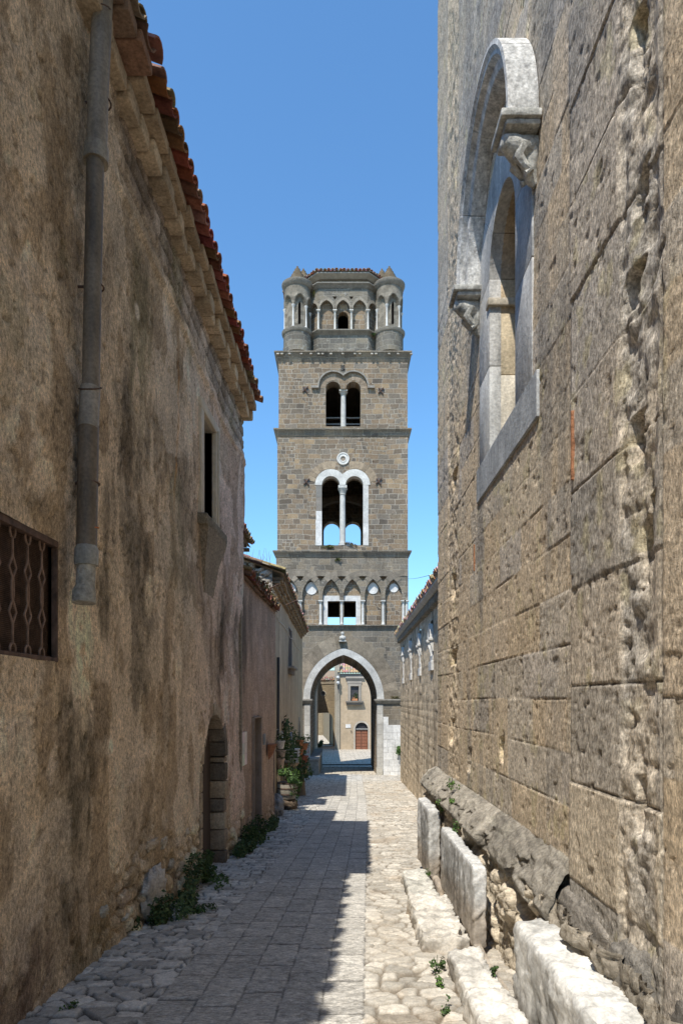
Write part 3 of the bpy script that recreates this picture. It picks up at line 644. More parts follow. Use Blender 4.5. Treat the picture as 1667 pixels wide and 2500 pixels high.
for q in range(3):
    for w_ in range(2): k.bbox(-.03, .006, 11.42+w_*.215, 11.63+w_*.215, .56+q*.19, .745+q*.19, .004, [v*random.uniform(.9, 1.08) for v in (.80, .73, .61)], f)
k.build('tiled_panel', M['marble_far'], LO)
k = MB(); k.bbox(.0, .05, 13.62, 13.72, .78, 1.0, .01, (.3, .3, .29), f); k.build('bell_box', M['cloth'], LO)
k = MB(); k.cur = (.36, .17, .10)
k.loft([[(float(lx(14.4))+max(0, r*math.cos(a)), 14.4+r*math.sin(a)*1.1, .42+h) for a in np.linspace(-math.pi/2, math.pi/2, 9)] for r, h in ((.02, 0), (.10, .12), (.17, .30), (.19, .33), (.15, .33))], True)
k.build('wall_planter', M['clay'], LO, smooth=40)
k = MB()
tile_roof(k, (float(lx(11.5))+.10, 11.52, Zt(11.5)), (float(lx(15.6))+.10, 15.55, Zt(15.6)), (-1, 0, .30), 3, .2, .095, .42, ((.27, .12, .08), (.33, .15, .09), (.22, .14, .10), (.30, .2, .14)), .035, seed=15)
k.add([(float(lx(11.5))+.05, 11.5, Zt(11.5)-.02), (float(lx(15.6))+.05, 15.6, Zt(15.6)-.02), (-5, 15.6, Zt(15.6)+1.0), (-5, 11.5, Zt(11.5)+1.0)], [(0, 1, 2, 3)], (.28, .18, .13))
k.build('roof', M['clay'], LO)

# ------------------------------------------------------------------ the rubble house with the gable, towards the tower
X3 = -2.0
H3 = thing('gable_house', 'weathered plaster house with white rubble gable, louvred shutter and brown tile eave', 'house', (-2.2, 27, -1.9))
def Z3(y): return 5.30-.018*(y-19.8)
Y1 = np.arange(19.8, 35.05, .055); Z1 = np.arange(-2.6, 5.4, .05); YY, ZZ = np.meshgrid(Y1, Z1); ZZ = np.minimum(ZZ, Z3(YY))
d = .05*(fbm(YY*.9, ZZ*.9, 120, 3)-.5)+.02*(fbm(YY*7, ZZ*7, 121, 4)-.5)
c = np.array([.35, .30, .235])*(.72+.55*fbm(YY*2.6, ZZ*.35, 122, 5))[..., None]*(.8+.4*fbm(YY*8, ZZ*3, 123, 4))[..., None]
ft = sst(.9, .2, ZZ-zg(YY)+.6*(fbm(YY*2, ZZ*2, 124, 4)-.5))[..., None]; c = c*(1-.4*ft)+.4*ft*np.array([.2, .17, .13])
sy0, sy1, sz0, sz1 = 25.75, 27.35, 2.98, 4.5
yc = (YY[:-1, :-1]+YY[1:, 1:])/2; zc = (ZZ[:-1, :-1]+ZZ[1:, 1:])/2
cy_, cr_ = 32.2, .55
hole = ((yc > sy0) & (yc < sy1) & (zc > sz0) & (zc < sz1)) | ((np.abs(yc-cy_) < cr_) & ((zc < .2) | (np.hypot(yc-cy_, zc-.2) < cr_)))
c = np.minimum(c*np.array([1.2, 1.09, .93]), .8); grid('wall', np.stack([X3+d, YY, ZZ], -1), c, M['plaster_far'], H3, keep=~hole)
# gable: bare pale rubble with put-log holes
def Zr(x): return 5.44+.34*(-1.63-x)
X_ = np.arange(-9, X3+.03, .03); X_[-1] = X3; Z_ = np.arange(-1.6, 8.1, .03); XX, ZZ = np.meshgrid(X_, Z_); ZZ = np.minimum(ZZ, Zr(XX)-.1)
r1, r2, rid, _, _ = voro(XX*3.4, ZZ*6.5+.3*fbm(XX*2, ZZ*2, 5), 126)
gh = .06*sst(0, .25, r2-r1)*(.4+rid)+.03*(fbm(XX*12, ZZ*12, 127)-.5)
holes = sst(.10, .05, voro(XX*1.6, ZZ*1.9, 128, .9)[0]*.5)*1.0; gh = gh-.18*holes
c = np.array([.56, .51, .43])*(.72+.4*rid)[..., None]*(.5+.5*sst(0, .1, r2-r1))[..., None]*(.8+.3*fbm(XX*5, ZZ*5, 129, 4))[..., None]
c = c*(1-.6*holes[..., None])
grid('gable', np.stack([XX, 19.8-gh, ZZ], -1), c, M['rock'], H3)
k = MB(); k.cur = (.3, .25, .2); k.box(-9, X3-.42, 20.0, 34.9, -3, 5.0); k.box(X3-.42, X3-.02, 34.8, 35.02, -3, Z3(35)-.05); k.build('rear_wall', M['plaster_far'], H3)
BRN = ((.27, .19, .12), (.33, .24, .16), (.22, .155, .10), (.37, .28, .2), (.3, .17, .1))
k = MB(); tile_roof(k, (-1.62, 19.62, Z3(19.8)+.06), (-1.62, 33.6, Z3(33.6)-.02), (-1, 0, .34), 5, .21, .1, .44, BRN, .025, seed=25)
k.add([(-1.66, 19.6, Z3(19.6)+.03), (-1.66, 33.7, Z3(33.7)-.05), (-9, 33.7, Z3(33.7)+2.45), (-9, 19.6, Z3(19.6)+2.53)], [(0, 1, 2, 3)], (.3, .22, .15))
for i in range(18):                                        # verge tiles over the gable
    p = Vector((-1.66-i*.42, 19.66, Z3(19.6)+.10+.34*i*.42)); tile(k, p, Vector((-1, 0, .34)).normalized(), Vector((0, 1, 0)), Vector((.32, 0, .95)), .46, .12, random.choice(((.34, .27, .2), (.38, .31, .235), (.3, .22, .16))))
k.build('roof', M['clay'], H3)
k = MB()                                                   # courses of tile ends and slates corbelled out under the eave
for q, (pr, dz) in enumerate(((.10, .30), (.19, .20), (.28, .10))):
    y = 19.85
    while y < 33.6:
        l = random.uniform(.16, .4); kk = random.uniform(.65, 1.15)
        k.bbox(X3-.1, X3+pr+random.uniform(-.025, .025), y, y+l-.015, Z3(y)-dz-.02, Z3(y)-dz+.06, .008, (.31*kk, .235*kk, .155*kk), None, 1); y += l
k.build('corbelled_eave', M['rock'], H3)
k = MB()
for a in (sy0, sy1-.05): k.box(X3-.10, X3+.02, a, a+.05, sz0, sz1, (.22, .2, .18))
k.box(X3-.10, X3+.02, sy0+.05, sy1-.05, sz1-.04, sz1, (.3, .27, .23)); k.box(X3-.10, X3+.02, (sy0+sy1)/2-.03, (sy0+sy1)/2+.03, sz0, sz1-.04, (.2, .17, .15))
for i in range(28):
    z = sz0+.02+i*.053; k.add([(X3-.02, sy0+.05, z), (X3-.02, sy1-.05, z), (X3-.09, sy1-.05, z+.055), (X3-.09, sy0+.05, z+.055), (X3-.035, sy0+.05, z-.006), (X3-.035, sy1-.05, z-.006), (X3-.105, sy1-.05, z+.049), (X3-.105, sy0+.05, z+.049)], [(0, 1, 2, 3), (4, 7, 6, 5), (0, 4, 5, 1), (2, 6, 7, 3)], (.17, .135, .12))
sh = k.build('shutter', M['cloth'], H3)
k = MB(); k.bbox(X3-.1, X3+.24, sy0-.15, sy1+.15, sz0-.09, sz0-.002, .012, (.33, .29, .24)); k.bbox(X3-.1, X3+.13, sy0-.05, sy1+.05, sz0-.3, sz0-.09, .02, (.2, .165, .13)); k.build('sill', M['rock'], sh)
k = MB(); k.box(X3-.4, X3-.12, sy0-.1, sy1+.1, sz0-.1, sz1+.1); k.build('dark_backing', M['dark'], sh)  # black box painted as the dark behind the louvres
k = MB(); k.plate([[(cy_-cr_, -2.4), (cy_-cr_, .2)]+arch(cy_, .2, cr_, cr_, 8)[1:-1]+[(cy_+cr_, .2), (cy_+cr_, -2.4)]], X3-.3, X3-.2, (.10, .08, .065), lambda a, y, z: (y, a, z))
dd = k.build('door', M['wood'], H3)
k = MB(); out_ = [(cy_-cr_-.16, -2.3), (cy_-cr_-.16, .2)]+arch(cy_, .2, cr_+.16, cr_+.16, 8)[1:-1]+[(cy_+cr_+.16, .2), (cy_+cr_+.16, -2.3), (cy_+cr_-.01, -2.3), (cy_+cr_-.01, .2)]+arch(cy_, .2, cr_-.01, cr_-.01, 8)[::-1][1:-1]+[(cy_-cr_+.01, .2), (cy_-cr_+.01, -2.3)]
k.plate([out_], X3-.2, X3+.035, (.40, .35, .28), lambda a, y, z: (y, a, z)); k.build('door_surround', M['plaster_far'], dd)
k = MB(); k.tube([(X3+.06, 20.9, float(zg(20.9))-.05), (X3+.06, 20.95, 1.2), (X3+.06, 21, 3.0)], .045, 8, (.05, .05, .05)); k.build('drainpipe', M['zinc'], H3)
k = MB(); k.tube([(X3+.03, 20+i*1.6, 4.35-.02*i*1.6-.14*math.sin(i*1.9)**2) for i in range(9)], .012, 5, (.5, .46, .4)); k.build('cable', M['cloth'], H3)
for q in range(5):
    x = -3.6+q*.5; k = MB()
    for w_ in range(1): k.tube([(x, 19.75-.02, Zr(x)-.7-.3*(q % 3)), (x+.3, 19.66, Zr(x)-.58-.3*(q % 3))], .018, 5, (.12, .11, .1))
    k.build('iron_tie', M['iron'], H3)

# roof end of a house hidden behind, only a scrap of tile eave shows
HB = thing('hidden_house', 'scrap of a brown tiled roof corner peeping out behind the tall plastered house', 'house', (-3.2, 16.4, 0))
k = MB(); k.cur = (.32, .27, .2); k.box(-6, -2.74, 16.1, 18.3, -1.5, 5.7); k.build('wall', M['plaster_far'], HB)
k = MB(); tile_roof(k, (-2.33, 16.15, 5.78), (-2.33, 18.2, 5.78), (-1, 0, .42), 4, .21, .1, .44, BRN, .02, seed=33)
for q in range(5): k.bbox(-2.8, -2.45, 16.15+q*.5, 16.25+q*.5, 5.64, 5.73, .01, (.2, .13, .08))
k.add([(-2.42, 16.1, 5.76), (-2.42, 18.3, 5.76), (-6, 18.3, 7.25), (-6, 16.1, 7.25)], [(0, 1, 2, 3)], (.25, .18, .12)); k.build('roof', M['clay'], HB)

# ------------------------------------------------------------------ the church on the right: a great tufa wall
XR = 1.40; YE = 9.95
CH = thing('church', 'huge sunlit tufa church wall with a tall arched marble window', 'church', (1.6, 6, -.5))
Y1 = np.concatenate([np.arange(-2.5, 1.6, .07), np.arange(1.6, 2.8, .03), np.arange(2.8, YE+.001, .0205)]); Y1[-1] = YE; Y1 = np.unique(np.concatenate([Y1[(np.abs(Y1-4.02) > .018) & (np.abs(Y1-2.86) > .012)], [2.852, 2.864, 4.008, 4.018, 4.023, 4.034]]))
Z1 = np.concatenate([np.arange(-.95, 7.4, .0105), np.arange(7.4, 12.8, .025)])
YY, ZZ = np.meshgrid(Y1, Z1)
CH_ = .335; cz = (ZZ-1.67)/CH_+.06*(fbm(YY*.6, ZZ*.6, 130, 2)-.5); crow = np.floor(cz); cf = cz-crow
ri = crow.astype(int)
stp = .62+.5*_h(ri, ri*0+1, 131); cl = YY/stp+_h(ri, ri*0+2, 132)*7; ci = np.floor(cl).astype(int); bf = cl-ci
# the pilaster strips and their fixed vertical edges
pil_n = (YY > 2.86) & (YY < 4.020); pil_f = YY > 8.98
pz = (ZZ-.62)/.56+.25*np.sin(np.floor((ZZ-.62)/.56)*2.3)*0; pr_ = np.floor(pz).astype(int); pf = pz-pr_
edge_d = np.where(pil_n, np.minimum(pf, 1-pf)*.56, np.minimum(np.minimum(bf, 1-bf)*stp, np.minimum(cf, 1-cf)*CH_))
ri = np.where(pil_n, pr_+50, ri)
for yv in (2.86, 4.02, 8.98): edge_d = np.minimum(edge_d, np.abs(YY-yv))
zone = (YY > 2.86).astype(int)+2*(YY > 4.02)+4*(YY > 8.98)
bid = _h(ri*13+zone, np.where(zone == 0, 0, 1)*(ci*0)+np.where((zone == 1) | (zone == 7), 0, ci), 133)
bid2 = _h(ri*7+zone, np.where((zone == 1) | (zone == 7), 3, ci), 134)
wob = .006*(fbm(YY*22, ZZ*22, 135, 3)-.5)
groove = 1-sst(.001, .009, edge_d+wob)
groove = groove*np.clip(.75*sst(.42, .60, fbm(YY*1.5, ZZ*2.5, 136, 3)+.06)+.6*pil_n, 0, 1)
d = .005*(bid-.5)+.008*(fbm(YY*1.2, ZZ*1.2, 137, 3)-.5)
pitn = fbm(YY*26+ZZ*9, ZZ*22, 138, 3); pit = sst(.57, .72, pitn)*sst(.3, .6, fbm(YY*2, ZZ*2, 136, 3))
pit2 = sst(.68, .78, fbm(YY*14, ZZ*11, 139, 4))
d = d-.004*pit-.008*pit2+.005*(fbm(YY*30, ZZ*26, 140, 3)-.5)-.009*groove
d = d+(.062+.014*(_h(ri, ri*0+5, 197)-.5)*pil_n)*(YY < 4.020)-.022*np.exp(-((YY-4.038)/.016)**2)*(.5+.9*fbm(ZZ*2, ZZ*0, 193, 3))
# chipped arris of both pilasters
def chip(y0, y1, amp, sd):
    m = sst(y0, y0+.12, YY+.14*(fbm(YY*4, ZZ*2.5, sd, 4)-.5))*sst(y1, y1-.05, YY)
    h_ = amp*(.5*(fbm(YY*3.4, ZZ*3.0, sd+1, 4)-.5)+.6*(fbm(YY*11, ZZ*10, sd+2, 4)-.5)+.30*(np.abs(fbm(YY*6, ZZ*5, sd+3, 3)-.5)-.15))
    return m, h_
m1, h1 = chip(2.88, 3.32, .08, 150); m1 = m1*(YY > 2.86)
m2, h2 = chip(8.12, 9.02, .06, 160)
d = d+m1*(h1-.015)+m2*(h2-.01)
def socket(y, z, ry, rz, dep):
    global d
    q = np.maximum(np.abs((YY-y)/ry+.35*(ZZ-z)/rz), np.abs((ZZ-z)/rz))+.5*(fbm(YY*9, ZZ*9, 170, 3)-.5)
    d = d-dep*sst(1.05, .75, q)*sst(-1.3, .9, (ZZ-z)/rz*.9+.4)
for y, z, ry, rz, dep in ((5.98, 1.22, .07, .13, .11), (7.5, 1.0, .09, .14, .12), (8.75, 1.25, .12, .16, .10), (3.15, 2.85, .07, .12, .10), (3.07, 2.3, .05, .16, .12), (3.1, 1.18, .05, .14, .12), (3.17, 3.55, .08, .10, .08), (3.12, 4.6, .07, .2, .11), (3.07, 3.95, .06, .08, .09), (8.6, 3.1, .15, .15, .1), (8.5, 4.4, .15, .12, .1), (8.6, 2.2, .2, .1, .1), (2.97, 2.5, .03, .06, .06)): socket(y, z, ry, rz, dep)
# colour
pal = np.array([(.50, .405, .285), (.44, .355, .25), (.33, .295, .245), (.47, .37, .25), (.40, .34, .255), (.29, .265, .235), (.53, .43, .31)])
c = pal[(bid2*6.99).astype(int)]*(.85+.3*bid)[..., None]
c = c*.72+.28*np.array([.45, .37, .265])
c = c*(.78+.44*fbm(YY*2.2, ZZ*1.3, 180, 5))[..., None]*(.8+.36*fbm(YY*26, ZZ*20, 181, 3))[..., None]
soot = sst(.54, .70, fbm(YY*3.2, ZZ*.28, 182, 5))                    # rain streaks
c = c*(1-.62*soot[..., None])+.62*soot[..., None]*np.array([.15, .14, .125])
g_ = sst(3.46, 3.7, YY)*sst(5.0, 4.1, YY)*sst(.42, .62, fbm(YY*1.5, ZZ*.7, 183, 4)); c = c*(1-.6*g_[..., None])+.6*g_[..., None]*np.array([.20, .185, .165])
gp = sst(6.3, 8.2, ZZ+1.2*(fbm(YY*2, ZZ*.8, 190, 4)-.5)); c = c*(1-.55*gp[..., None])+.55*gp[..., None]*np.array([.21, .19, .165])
c = np.where((m1 > .4)[..., None], c*.25+.75*np.array([.385, .34, .275])*(.7+.6*fbm(YY*6, ZZ*4, 184, 4))[..., None], c)
pc = np.array([(.36, .315, .255), (.27, .25, .22), (.40, .345, .265), (.235, .22, .195), (.33, .30, .26)])[(_h(ri, ri*0+3, 199)*4.99).astype(int)]*(.78+.44*fbm(YY*3, ZZ*2, 198, 5))[..., None]
c = np.where((pil_n & (m1 < .5))[..., None], c*.3+.7*pc, c)
gq = sst(.45, .6, fbm(YY*1.4+3, ZZ*1.1, 185, 3))*m1; c = c*(1-.65*gq[..., None])+.65*gq[..., None]*np.array([.26, .245, .22])
c = np.where((m2 > .4)[..., None], c*.35+.65*np.array([.38, .31, .22])*(.7+.6*fbm(YY*5, ZZ*4, 186, 4))[..., None], c)
lich = sst(.63, .72, fbm(YY*7, ZZ*5, 187, 4))*sst(.45, .6, fbm(YY*.9, ZZ*.8, 188, 2)); c = c*(1-.4*lich[..., None])+.55*lich[..., None]*np.array([.25, .22, .12])
mort = (np.exp(-((YY-2.86-.012*(fbm(ZZ*6, ZZ*0, 189)-.5))/.011)**2))*sst(8, 7, ZZ); c = c*(1-mort[..., None])+mort[..., None]*np.array([.42, .38, .31]); d = d-.004*mort
gm = groove*(_h(ri, ri*0, 191) > .55); c = c*(1-.8*gm[..., None])+.8*gm[..., None]*np.array([.36, .32, .26])
c = c*(1-.30*pit2[..., None])*(1-.22*pit[..., None]); dj = groove*(_h(ri, ri*0, 191) <= .55); c = c*(1-.42*dj[..., None]); joint_shade = np.exp(-((YY-4.036)/.012)**2)*(.5+.7*fbm(ZZ*3, ZZ*0+3, 194, 3)); c = c*(1-.7*np.clip(joint_shade, 0, 1)[..., None])  # pits, and the joint at the pilaster edge, carry painted shade
c = c*np.array([2.10, 2.045, 1.99]); mx_ = c.max(-1, keepdims=True); c = c*np.minimum(1, (.60+.22*(1-np.exp(-np.maximum(mx_-.6, 0)/.22)))/np.maximum(mx_, 1e-6))
P = np.stack([XR-d, YY, ZZ], -1)
# window
CY_, SPR, OPN = 5.945, 5.62, .475
yc = (YY[:-1, :-1]+YY[1:, 1:])/2; zc = (ZZ[:-1, :-1]+ZZ[1:, 1:])/2
hole = (np.abs(yc-CY_) < .74) & (zc > 3.85) & (zc < SPR) | (np.hypot(yc-CY_, zc-SPR) < .74)
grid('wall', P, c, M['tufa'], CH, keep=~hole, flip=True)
k = MB(); k.cur = (.34, .28, .2)
k.box(2.1, 9, -6, YE-.1, -1.5, 14); k.box(1.43, 2.1, -6, -2.45, -1.5, 14); k.box(XR+.03, 2.1, -2.45, YE, 12.75, 14)
k.box(XR+.04, 2.1, YE-.12, YE-.02, -1.2, 12.75); k.build('church_body', M['rock'], CH)
def fr(x, y, z): return (XR-x, y, z)
k = MB(); k.bbox(.0, .075, 3.94, 3.958, 2.93, 3.33, .003, (.36, .17, .09), fr); k.build('brick_inlay', M['rock'], CH)
k = MB(); k.bbox(-.02, .012, 7.18, 7.198, 3.02, 3.30, .003, (.36, .17, .09), fr); k.build('brick_inlay', M['rock'], CH)
wn_ = MB(); wn_.cur = (.50, .49, .46)
# flat jamb slabs flush with the wall, an arched head, sill slab
def jamb(a, b_, z0, z1, c_): wn_.bbox(-.10, .012, a, b_, z0, z1, .006, c_, fr)
jamb(4.99, CY_-OPN, 4.01, 4.9, (.50, .49, .47)); jamb(4.985, CY_-OPN, 4.905, SPR, (.46, .46, .45)); jamb(CY_+OPN, 6.88, 4.01, 4.8, (.52, .51, .48)); jamb(CY_+OPN, 6.885, 4.805, SPR, (.55, .53, .49))
R0, R1 = OPN, .95
na = 16
for q in range(4):
    a0, a1 = math.pi*q/4+.004, math.pi*(q+1)/4-.004; rings = []
    for i in range(7):
        a = a0+(a1-a0)*i/6; ca, sa = math.cos(a), math.sin(a)
        rings.append([fr(-.10, CY_+ca*R0, SPR+sa*R0), fr(.012, CY_+ca*R0, SPR+sa*R0), fr(.012, CY_+ca*R1, SPR+sa*R1), fr(-.10, CY_+ca*R1, SPR+sa*R1)])
    wn_.loft(rings, True, (.52, .50, .46))
WIN = wn_.build('window', M['marble'], CH, smooth=35)
k = MB(); k.bbox(-.30, .02, 4.84, 7.0, 3.67, 4.006, .006, (.42, .425, .42), fr); k.build('sill', M['marble'], WIN)
k = MB()                                            # deep reveal: warm stained slabs, an impost, and a walled-up back
k.cur = (.60, .49, .34)
for z0, z1, cc_ in ((4.01, 4.72, (.68, .61, .49)), (4.725, 5.30, (.60, .49, .33)), (5.30, SPR, (.56, .43, .27))):
    k.bbox(-.36, -.095, CY_+OPN+.002, CY_+OPN+.10, z0, z1, .006, cc_, fr)
    k.bbox(-.36, -.095, CY_-OPN-.10, CY_-OPN-.002, z0, z1, .006, cc_, fr)
k.bbox(-.34, .03, CY_+OPN-.035, CY_+OPN+.08, 5.36, 5.43, .008, (.55, .48, .37), fr)
for q in range(4):
    a0, a1 = math.pi*q/4+.006, math.pi*(q+1)/4-.006
    k.loft([[fr(-.36, CY_+math.cos(a)*OPN, SPR+math.sin(a)*OPN), fr(-.095, CY_+math.cos(a)*OPN, SPR+math.sin(a)*OPN), fr(-.095, CY_+math.cos(a)*(OPN+.1), SPR+math.sin(a)*(OPN+.1)), fr(-.36, CY_+math.cos(a)*(OPN+.1), SPR+math.sin(a)*(OPN+.1))] for a in np.linspace(a0, a1, 6)], True, (.5, .38, .25))
k.build('reveal', M['marble'], WIN, smooth=35)
Yb = np.arange(CY_-.62, CY_+.62, .02); Zb = np.arange(3.95, 6.4, .02); A, B = np.meshgrid(Yb, Zb)
r1, r2, rid, _, _ = voro(A*4, B*4.6, 195); hb = .10*sst(0, .3, r2-r1)*rid+.05*(fbm(A*9, B*9, 196)-.5)
cb = np.array([.46, .36, .235])*(.65+.6*rid)[..., None]
grid('rubble_infill', np.stack([XR+.37-hb, A, B], -1), cb, M['rock'], WIN, flip=True)
k = MB()                                            # projecting hood: a moulded arch on corbelled lions
HS, RO = 5.80, 1.10
prof = [(.0, RO), (.22, RO), (.225, RO-.03), (.20, RO-.055), (.20, RO-.08), (.15, RO-.10), (.13, RO-.15), (.07, RO-.17), (.0, RO-.18)]
def hoodring(a): return [fr(x, CY_+math.cos(a)*r, HS+math.sin(a)*r*1.115) for x, r in prof]
for q in range(5):
    a0, a1 = math.pi*q/5+.003, math.pi*(q+1)/5-.003
    kk = random.uniform(1.1, 1.3); k.loft([hoodring(a) for a in np.linspace(a0, a1, 9)], True, (.58*kk, .56*kk, .52*kk))
k.build('hood_mould', M['crust'], WIN, smooth=35)
for sgn in (-1, 1):
    yb = CY_+sgn*(RO-.09)
    k = MB(); k.cur = (.52, .505, .455)
    k.bbox(0, .285, yb-.17, yb+.17, HS-.055, HS-.001, .01, None, fr); k.bbox(0, .25, yb-.15, yb+.15, HS-.10, HS-.055, .02, None, fr)
    cbk = k.build('corbel', M['crust'], WIN, smooth=35)
    # crouching lion: skinned body, mane, hind leg and paws under the abacus
    def blob(m, pts, rr, n=10): m.tube([fr(p[0]*.9, yb+(p[1]-yb)*.85, HS-.1+(p[2]-HS+.1)*.82) for p in pts], [q_*.85 for q_ in rr], n)
    k = MB(); k.cur = (.52, .505, .455)
    blob(k, [(-.02, yb+.02, HS-.16), (.08, yb+.0, HS-.19), (.16, yb-.03, HS-.20), (.22, yb-.06, HS-.175), (.262, yb-.085, HS-.16)], [.10, .115, .105, .085, .05])   # trunk and head
    blob(k, [(.20, yb-.05, HS-.14), (.235, yb-.06, HS-.17), (.26, yb-.065, HS-.215), (.272, yb-.07, HS-.235)], [.05, .072, .05, .02])                                # mane, muzzle
    for dy in (-.07, .05):
        blob(k, [(.13, yb+dy, HS-.22), (.15, yb+dy, HS-.30), (.10, yb+dy*.9, HS-.37), (.06, yb+dy, HS-.42), (.10, yb+dy, HS-.445)], [.06, .05, .036, .03, .026], 8)
    blob(k, [(.03, yb, HS-.22), (.05, yb, HS-.34), (.03, yb, HS-.45), (.0, yb, HS-.50)], [.095, .075, .05, .03])
    blob(k, [(.0, yb+.06, HS-.3), (.06, yb+.09, HS-.33), (.08, yb+.085, HS-.27), (.04, yb+.09, HS-.22)], [.016, .016, .015, .02], 6)
    k.build('carved_lion', M['crust'], cbk, smooth=True)
# plinth moulding: one worn torus
Yp = np.arange(4.1, 10.25, .02); Tp = np.linspace(0, 1, 40); A, T = np.meshgrid(Yp, Tp, indexing='ij')
px = np.interp(T, [0, .25, .5, .62, .75, .85, 1], [.00, .10, .20, .225, .20, .12, .0]); pz = np.interp(T, [0, .25, .5, .62, .75, .85, 1], [.69, .62, .50, .44, .385, .345, .33])
n = fbm(A*2.2, T*2.5, 201, 4)-.5; n3 = fbm(A*9, T*12, 202, 4)-.5
sg = np.floor(A/.78+.3*np.sin(A*1.3)); jn = sst(.0, .03, np.abs((A/.78+.3*np.sin(A*1.3)) % 1-.5)*-1+.5)
bro = sst(5.6, 4.4, A+.6*(fbm(A*1.5, T*2, 203)-.5))
so = _h(sg.astype(int), (sg*0).astype(int), 215)-.5; chp = sst(.55, .72, fbm(A*4.5, T*6, 216, 4))*sst(.2, .5, T)*sst(1, .8, T)
px = px*(1-.15*bro)*(1+.16*so)+.04*n+.03*n3-.05*(1-jn)-.05*chp+bro*.05*(fbm(A*2.5, T*3, 204, 4)-.5); pz = pz+.035*n+.02*n3+.03*so*T+.03*chp-bro*.09*T+bro*.05*(fbm(A*4, T*5, 205)-.5)
cp = np.array([.36, .32, .26])*(.86+.35*so)[..., None]*(.5+.5*jn)[..., None]*(.75+.5*fbm(A*3, T*3, 206, 5))[..., None]*(.8+.4*fbm(A*14, T*14, 207, 3))[..., None]
lg = sst(.6, .7, fbm(A*4, T*4, 208, 4)); cp = cp*(1-.4*lg[..., None])+.4*lg[..., None]*np.array([.43, .39, .31])
Pp = np.stack([XR-px, A, pz], -1)
PL = grid('plinth_moulding', Pp, cp, M['rock'], CH, flip=True)
k = MB(); k.cur = (.25, .23, .2); k.add([tuple(p) for p in Pp[-1]], [tuple(range(len(Tp)))]); k.build('moulding_end', M['rock'], PL)
# footing under the moulding: rubble core with hollows where facing slabs are gone
A, B = np.meshgrid(np.concatenate([np.arange(-2.5, 1.6, .06), np.arange(1.6, 10.2, .018)]), np.arange(-1.0, .46, .018))
r1, r2, rid, _, _ = voro(A*3.2, B*3.6, 211); r3, r4, rid2, _, _ = voro(A*9, B*9, 212)
hb = .11*sst(0, .5, r2-r1)*(rid-.15)+.03*sst(0, .3, r4-r3)+.09*(fbm(A*5, B*5, 213)-.5)
hb = hb-.16*sst(.3, .12, np.hypot((A-4.72)/.8, (B-.24)/.5))-.18*sst(.25, .1, np.hypot((A-5.0)/.5, (B-.32)/.35))
cb = np.array([.60, .51, .385])*(.72+.45*rid)[..., None]*(.75+.45*fbm(A*12, B*12, 214))[..., None]
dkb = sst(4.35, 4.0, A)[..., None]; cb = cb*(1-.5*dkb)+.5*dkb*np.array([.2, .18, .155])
grid('rubble_footing', np.stack([XR-.10-hb-.03*0, A, B], -1), cb, M['rock'], CH, flip=True)
for q, (y, z, rx, ry, rz, cl_) in enumerate([(3.85, .34, .15, .50, .24, (.30, .265, .22)), (3.2, .24, .15, .30, .32, (.26, .235, .2)), (4.5, .10, .07, .20, .13, (.52, .44, .33)), (4.95, .02, .07, .18, .13, (.5, .42, .31)), (2.6, .2, .13, .32, .34, (.28, .25, .21))]):
    rockmesh('footing_boulder', (XR+.05, y, z-.02), (rx, ry, rz), cl_, 230+q, CH, 44, .15, 1.5, sq=.6)
